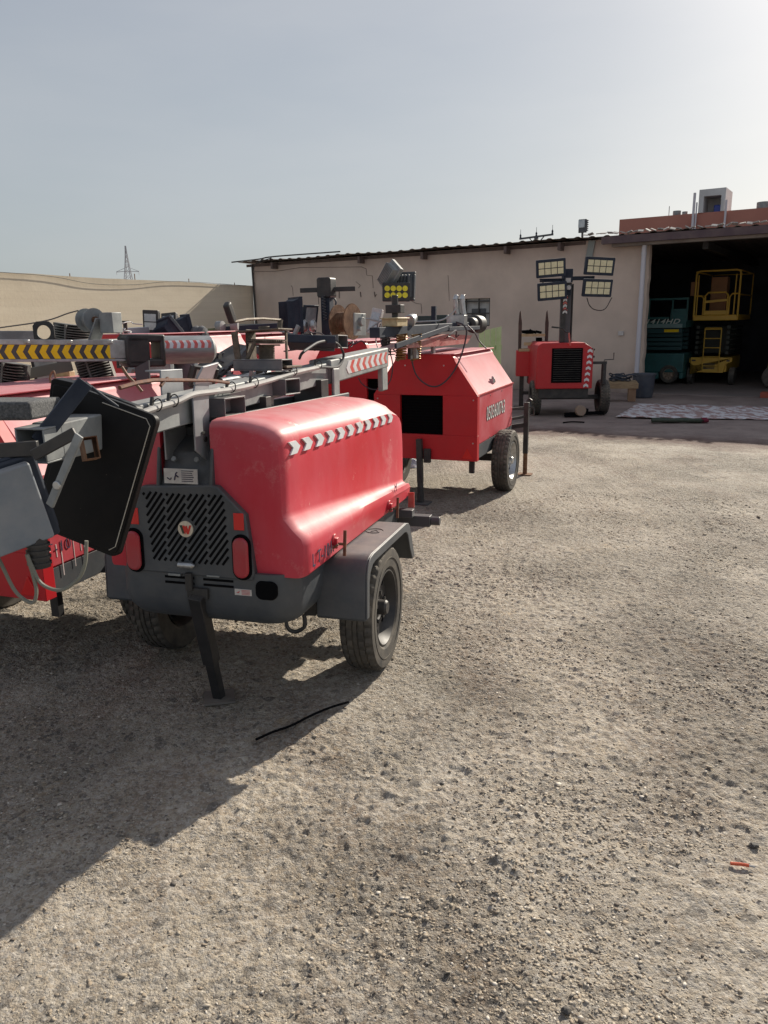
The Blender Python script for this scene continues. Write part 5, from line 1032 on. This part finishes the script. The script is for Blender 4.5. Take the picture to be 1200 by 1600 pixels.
# bench with hoses
K2=Fr(tuple(Pz(968,626)),12)
bn=thing('timber_bench','rough timber bench with dark hoses heaped on it beside the grey bucket','bench',K2)
m_=MB()
for i in range(3): m_.box(-.36,.34,-.18+.15*i,-.05+.15*i,.38+.005*i,.42+.005*i)
m_.box(-.38,.36,-.2,-.17,.28,.40); m_.build('bench_top',WOOD,bn,bevel=.004)
m_=MB(); m_.box(.16,.32,-.17,-.13,.0,.38); m_.build('leg',mat('brown_board',(.33,.20,.12),.8,col2=(.25,.15,.09),scale=6),bn); m_=MB(); m_.box(-.34,-.26,-.15,.1,0,.38); m_.build('leg',WOOD,bn)
m_=MB(); m_.box(.18,.28,.15,.2,0,.38); m_.build('leg',WOOD,bn)
hs_=MB(); r_=random.Random(12)
for k in range(7):
    cx,cy,rr=r_.uniform(-.1,.12),r_.uniform(-.02,.08),r_.uniform(.12,.24); hs_.tube([(cx+math.cos(t)*rr,cy+math.sin(t)*rr*.6,.45+.02*k+.02*math.sin(3*t+k)) for t in np.linspace(0,6.28,16)],.014,6,smooth=2)
hh_=hs_.build('hose_coil',mat('black_hose',(.02,.022,.03),.4,col2=(.05,.06,.08),scale=8)); hh_.location=tuple(K2.o); hh_.rotation_euler=(0,0,R(-12)); tag(hh_,'dark hoses coiled in a heap on the timber bench','hose')
m_=MB(); n=36; m_.lathe([(0,.01),(.205,.01),(.215,.03),(.25,.50),(.265,.50),(.268,.54),(.25,.54),(.235,.50),(.20,.03),(0,.03)],(0,0,0),'z',n)
bk=m_.build('bucket',mat('dark_plastic_bin',(.045,.055,.08),.5,col2=(.08,.09,.11),scale=4,dust=.2)); c=Pz(1004,621); bk.location=tuple(c); tag(bk,'round dark blue grey plastic tub below the white downpipe','tub')
# ground junk under the tower
K3=Fr(tuple(Pz(905,651)),-5)
ja=thing('axle_beam','old black axle beam with pale round hub lying in front of the upright tower','axle',K3)
m_=MB(); m_.bar((-.28,0,.05),(.50,.12,.05),.06,.06); m_.bar((-.05,.03,.09),(.18,.1,.09),.10,.10); m_.bar((-.30,-.06,.02),(.05,-.02,.02),.04,.03); m_.build('beam',BLK,ja,bevel=.005)
m_=MB(); m_.lathe([(0,-.05),(.09,-.05),(.10,-.03),(.10,.03),(.04,.05),(0,.05)],(0,-.05,.12),'y',20); m_.build('hub',mat('dusty_hub',(.32,.24,.18),.8),ja)
K4=Fr(tuple(Pz(893,662)),0); m_=MB(); m_.tube([(-.15,0,.02),(0,.02,.03),(.18,.03,.02),(.22,.0,.02)],.014,6); o=m_.build('broken_bracket',BLK); o.location=tuple(K4.o); tag(o,'thin black scrap bar on the concrete below the axle beam','scrap')
# mat and rolled carpet
matm=mat('patterned_plastic_mat',(0.62,0.6,0.6),.7,col2=(.36,.24,.22),scale=7.5,thr=(.47,.53),streak=(1,.45,1))
P=[Pz(962,653),Pz(1230,658),Pz(1230,638),Pz(996,632)]; o0=Vector(P[0]); m_=MB(); N1_,N2_=40,12
vs=[]
for i in range(N1_+1):
    for j in range(N2_+1):
        u,v=i/N1_,j/N2_; a=Vector(P[0]).lerp(Vector(P[1]),u); b=Vector(P[3]).lerp(Vector(P[2]),u); p=a.lerp(b,v)-o0; vs.append((p.x,p.y,.012+.012*math.sin(u*19)*math.sin(v*7)+.006*math.sin(u*50+v*9)))
m_.add(vs,[(i*(N2_+1)+j,(i+1)*(N2_+1)+j,(i+1)*(N2_+1)+j+1,i*(N2_+1)+j+1) for i in range(N1_) for j in range(N2_)])
o=m_.build('floor_mat',matm,keepn=False); o.location=(o0.x,o0.y,.008); sl2=o.modifiers.new('thick','SOLIDIFY'); sl2.thickness=.004; tag(o,'large pale patterned mat spread on the concrete before the doorway','mat')
a=Pz(1018,661); b=Pz(1104,661); ro=thing('rolled_carpet','dark green carpet roll with a red end lying in front of the pale mat','carpet roll'); ro.location=tuple(a)
d_=Vector(b)-Vector(a); m_=MB(); prof=[]; n=60
sp_=[( (.02+.05*i/n)*math.cos(i*.32), (.012+.028*i/n)*math.sin(i*.32)) for i in range(n+1)]
dn=d_.normalized(); sn=dn.cross(Vector((0,0,1)))
def spiral(t0,t1,m,wob=0): 
    vs=[]
    for t in (t0,t1):
        for r2,h in sp_: vs.append(tuple(d_*t+sn*r2+Vector((0,0,h+.048))))
    k=len(sp_); m.add(vs,[(i,i+1,k+i+1,k+i) for i in range(k-1)])
spiral(0,.93,m_); m_.tube([d_*t+Vector((0,0,.045+.006*math.sin(t*14))) for t in np.linspace(0,.93,12)],.042,12,smooth=0); m_.build('roll',mat('dark_green_carpet',(.035,.05,.035),.95,col2=(.07,.08,.06),scale=14,bump=.4),ro)
m_=MB(); m_.tube([d_*t+Vector((0,0,.05)) for t in (.90,.95,1.0)],.046,12,smooth=0); spiral(.9,1.02,m_); m_.build('red_end',mat('dark_red_carpet',(.16,.02,.04),.95),ro)
# yard litter
def litter(name,P,r,m,label,cat):
    pts=[Pz(x,y) for x,y in P]; o0=Vector(pts[0]); mm=MB(); mm.tube([Vector(p)-o0+Vector((0,0,r+.004+.004*(i%2)-float(relief(np.array(p[0]),np.array(p[1])))*0)) for i,p in enumerate(pts)],r,6); o=mm.build(name,m); o.location=(o0.x,o0.y,.004); return tag(o,label,cat)
litter('cable_scrap',((400,1160),(425,1150),(455,1138),(485,1124),(515,1110),(545,1102)),.006,BLK,'black cable scrap snaking over the gravel in front of the nearest trailer','cable')
m_=MB(); m_.tube([(0,0,.010),(.035,.003,.010),(.058,.0,.011)],.0055,8); ph=m_.build('pen',mat('orange_red_plastic',(.6,.09,.03),.5)); c=Pz(1141,1353); ph.location=tuple(c); ph.rotation_euler=(0,0,R(-14)); tag(ph,'short orange red plastic stick lying on the gravel','pen'); 
m_=MB(); m_.cyl((.058,0,.011),(.075,-.002,.011),.0035,n=8); m_.build('tip',SILV,ph)
r_=random.Random(31)
for i,(x,y,s_) in enumerate(((1178,1324,.014),(885,1582,.011),(690,1226,.008),(1117,1358,.0),)):
    if s_==0: continue
    bmm=bmesh.new(); bmesh.ops.create_icosphere(bmm,subdivisions=2,radius=s_)
    for v in bmm.verts: v.co*= (1+r_.uniform(-.22,.22)); v.co.z*=.7; v.co.x*=1.25
    me=bpy.data.meshes.new('stone'); bmm.to_mesh(me); bmm.free(); me.materials.append(mat('dark_stone',(.045,.042,.04),.8,col2=(.09,.08,.07),scale=60)); o=bpy.data.objects.new('stone',me); sc.collection.objects.link(o); c=Pz(x,y); o.location=(c[0],c[1],s_*.45)
    tag(o,('dark angular stone on the gravel just above the orange stick','small dark stone at the bottom edge of the yard','small black stone in the open gravel right of the cable scrap')[i],'stone')
c=Pz(640,728); m_=MB(); N_=14; vs=[]
for i in range(N_+1):
    for j in range(N_+1):
        u,v=i/N_-.5,j/N_-.5; e=max(0,1-(u*u+v*v)*4.2); vs.append((u*.34,v*.30,.004+.11*e**.6*(.5+.5*float(vnoise(np.array(u*9+3.),np.array(v*9+3.),1.7,9)))+.02*math.sin(u*31)*math.cos(v*27)*e))
m_.add(vs,[(i*(N_+1)+j,(i+1)*(N_+1)+j,(i+1)*(N_+1)+j+1,i*(N_+1)+j+1) for i in range(N_) for j in range(N_)]); o=m_.build('rag_heap',CLOTH); o.location=tuple(c); tag(o,'crumpled pale blue rag heap on the ground between the two nearest trailers','rag')
# pale green board behind the number trailer
K5=Fr(tuple(Py(766,600,13.2)*[1,1,0]),10); m_=MB(); zt=K5.L(Py(768,510,13.2))[2]
for i in range(4): m_.prism([(-.20+.095*i,0),(-.11+.095*i,0),(-.115+.095*i+.0,zt-.06+.02*i),(-.20+.095*i,zt-.08+.02*i)],0,.03,'y')
m_.box(-.2,.18,.03,.06,.6,.68); m_.box(-.2,.18,.03,.06,1.3,1.38); o=m_.build('plank_board',LGREEN); o.location=tuple(K5.o); o.rotation_euler=(0,0,R(-10)); tag(o,'pale green plank board standing upright behind the number trailer','board')
# ================================================================== lifts inside the workshop
gf=Fr(B.W((12.52,2.6,0.05)),32.5); gl=thing('scissor_lift','long teal scissor lift with pale numbering parked inside the doorway','scissor lift',gf)
m_=MB(); m_.box(-2.4,0,0,1.1,.28,.78); m_.box(-.10,0,-.0,1.1,.12,.28); m_.box(-2.4,-.62,-.0,.05,.10,.28); m_.build('chassis',TEAL,gl,bevel=.03)
m_=MB()
for k in range(5):
    z=.86+.115*k; m_.box(-2.3,-.1,.12,.2,z,z+.085); m_.box(-2.3,-.1,.9,.98,z,z+.085)
m_.build('scissor_arms',mat('dark_teal',(.02,.07,.075),.5),gl,bevel=.004)
m_=MB(); m_.box(-2.4,-.02,.02,1.05,1.44,1.62); m_.box(-2.4,-.02,.0,.02,1.44,1.52); dk=m_.build('deck',TEAL,gl,bevel=.006)
m_=MB(); m_.box(-2.4,-.10,-.004,.0,1.44,1.54); m_.build('deck_stripe',TEALP,dk)
m_=MB(); m_.box(-.42,-.02,.01,.06,1.62,1.92); m_.box(-2.4,-.45,.01,.06,1.66,1.72); m_.box(-2.4,-.02,.0,.04,2.15,2.2)
for x in (-2.2,-1.6,-1.0,-.4,-.03): m_.box(x,x+.04,.0,.04,1.62,2.2)
m_.build('guard_rail',TEAL,gl,bevel=.004)
text_obj('model_number','1414HD',.17,axes((-.62,-.012,1.60),(1,0,0),(0,0,1)),mat('pale_lettering',(.62,.66,.6),.5),dk,ext=.002,shear=.3,bold=.003,sx=1.35)
m_=MB(); m_.box(-.55,-.18,-.006,0,1.33,1.40); m_.build('warning_strip',YELT,gl); m_=MB(); m_.box(-2.4,-.1,.0,.09,1.30,1.42); m_.build('rear_rail',mat('dark_teal',(.02,.07,.075),.5),gl)
m_=MB(); m_.box(-1.3,-1.05,-.005,0,.50,.62); m_.box(-1.35,-1.0,-.004,0,.36,.44); m_.build('louvre',BLACK,gl)
m_=MB(); m_.box(-1.28,-1.16,-.008,0,.30,.35); m_.build('sticker',LABEL,gl)
for x in (-.36,-1.9):
    w_=wheel(gl,(x,.06,.24),.24,.14,-1,mat('dusty_hub',(.32,.24,.18),.8)); w_.matrix_local=Matrix.Translation((x,.05,.24))@Matrix.Rotation(R(90),4,'Z')
yf=Fr(B.W((12.60,2.9,0)),32.5); yl=thing('scissor_lift','yellow scissor lift with end ladder and railed platform in the dark doorway','scissor lift',yf)
m_=MB(); m_.prism([(.03,.40),(.03,.72),(1.05,.72),(1.05,.62),(.90,.55),(.86,.33),(.17,.33),(.12,.50),(.0,.58),(.0,.72)],0,.05,'y'); m_.box(.12,.92,.05,2.3,.35,.70); m_.build('chassis',YEL,yl,bevel=.01)
m_=MB(); 
for z in (.42,.46,.50,.54): m_.box(.36,.64,-.008,0,z,z+.022)
m_.box(.06,.16,-.006,0,.62,.66); m_.box(.92,1.0,-.006,0,.62,.66); m_.build('vent',BLACK,yl)
for x in (.02,1.05):
    m_=MB(); m_.cyl((x-.07,.25,.23),(x+.07,.25,.23),.23,n=28); m_.build('wheel',RUBBER,yl,bevel=.02)
m_=MB()
for k in range(6): z=.80+.13*k; m_.box(.10,.18,.1,2.2,z,z+.08); m_.box(.85,.93,.1,2.2,z,z+.08)
m_.box(.1,.93,1.0,1.1,.8,1.5); m_.build('scissor_arms',mat('dark_olive',(.035,.04,.03),.6),yl)
m_=MB()
for x in (.34,.74): m_.cyl((x,-.03,.38),(x,-.03,1.47),.014,n=8)
for k in range(5): z=.50+.235*k; m_.cyl((.34,-.03,z),(.74,-.03,z),.013,n=8)
m_.cyl((.34,-.03,1.47),(.74,-.03,1.47),.014,n=8); m_.build('ladder',YEL,yl)
m_=MB(); m_.box(.0,1.10,0,2.2,1.66,1.80)
m_.build('platform',YEL,yl,bevel=.02)
def rail(P,r=.022): 
    m=MB(); m.tube(P,r,8,smooth=0); return m
m_=MB(); zt=2.90
m_.tube([(.02,0,1.75),(.02,0,zt-.08),(.05,0,zt-.02),(.12,0,zt),(.98,0,zt),(1.05,0,zt-.02),(1.08,0,zt-.08),(1.08,0,1.75)],.024,8,smooth=0)
for x in (.08,.98): m_.tube([(x,0,1.8),(x,0,zt-.1)],.016,8,smooth=0)
m_.tube([(.02,0,2.28),(.18,0,2.28),(.24,0,2.22),(.24,0,1.8)],.02,8,smooth=0); m_.tube([(1.08,0,2.32),(.92,0,2.32),(.86,0,2.24),(.86,0,1.8)],.02,8,smooth=0)
m_.tube([(.28,-.02,1.80),(.28,-.02,2.28),(.34,-.02,2.36),(.76,-.02,2.36),(.82,-.02,2.30),(.82,-.02,1.80),(.28,-.02,1.80)],.022,8,smooth=0); m_.bar((.28,-.02,2.13),(.82,-.02,2.17),.02,.06); m_.bar((.24,-.01,1.86),(.86,-.01,1.86),.02,.1)
for z in (2.3,zt-.02):
    for x in (.02,1.08): m_.tube([(x,0,z),(x,2.2,z)],.02,8,smooth=0)
m_.tube([(.02,2.2,1.8),(.02,2.2,zt-.02),(1.08,2.2,zt-.02),(1.08,2.2,1.8)],.02,8,smooth=0)
m_.build('guard_rail',YEL,yl)
bxo=MB(); bxo.box(.22,.62,1.0,1.4,1.82,2.78); o=bxo.build('cardboard_box',CARD,bevel=.006); o.location=tuple(yf.o); o.rotation_euler=(0,0,R(-yf.head)); tag(o,'tall brown cardboard box standing on the yellow lift platform','box')
bxo=MB(); bxo.box(-.16,-.03,.3,.7,2.3,2.65); o=bxo.build('control_cabinet',CARD,yl)
# yellow boom at the frame edge
K6=Fr(B.W((14.62,2.2,0)),32.5); bo=thing('boom_machine','yellow green machine column at the right frame edge inside the doorway','machine',K6)
m_=MB(); m_.box(0,.5,0,.5,1.75,2.5); m_.box(.1,.4,.1,.5,.8,1.75); m_.box(-.05,.8,0,1.8,.35,.8); m_.build('column',mat('olive_yellow',(.36,.33,.04),.5,col2=(.2,.2,.03),scale=4),bo,bevel=.03)
m_=MB(); m_.cyl((.12,-.02,.3),(.12,.15,.3),.28,n=24); m_.build('wheel',RUBBER,bo,bevel=.02)
m_=MB(); m_.box(.1,.5,-.6,-.3,.0,.12); o=m_.build('red_toolbox',mat('rust_red_box',(.32,.07,.04),.6),bevel=.01); o.location=tuple(B.W((14.62,.5,0))); o.rotation_euler=(0,0,R(-32)); tag(o,'small rust red toolbox on the workshop floor at the right frame edge','toolbox')
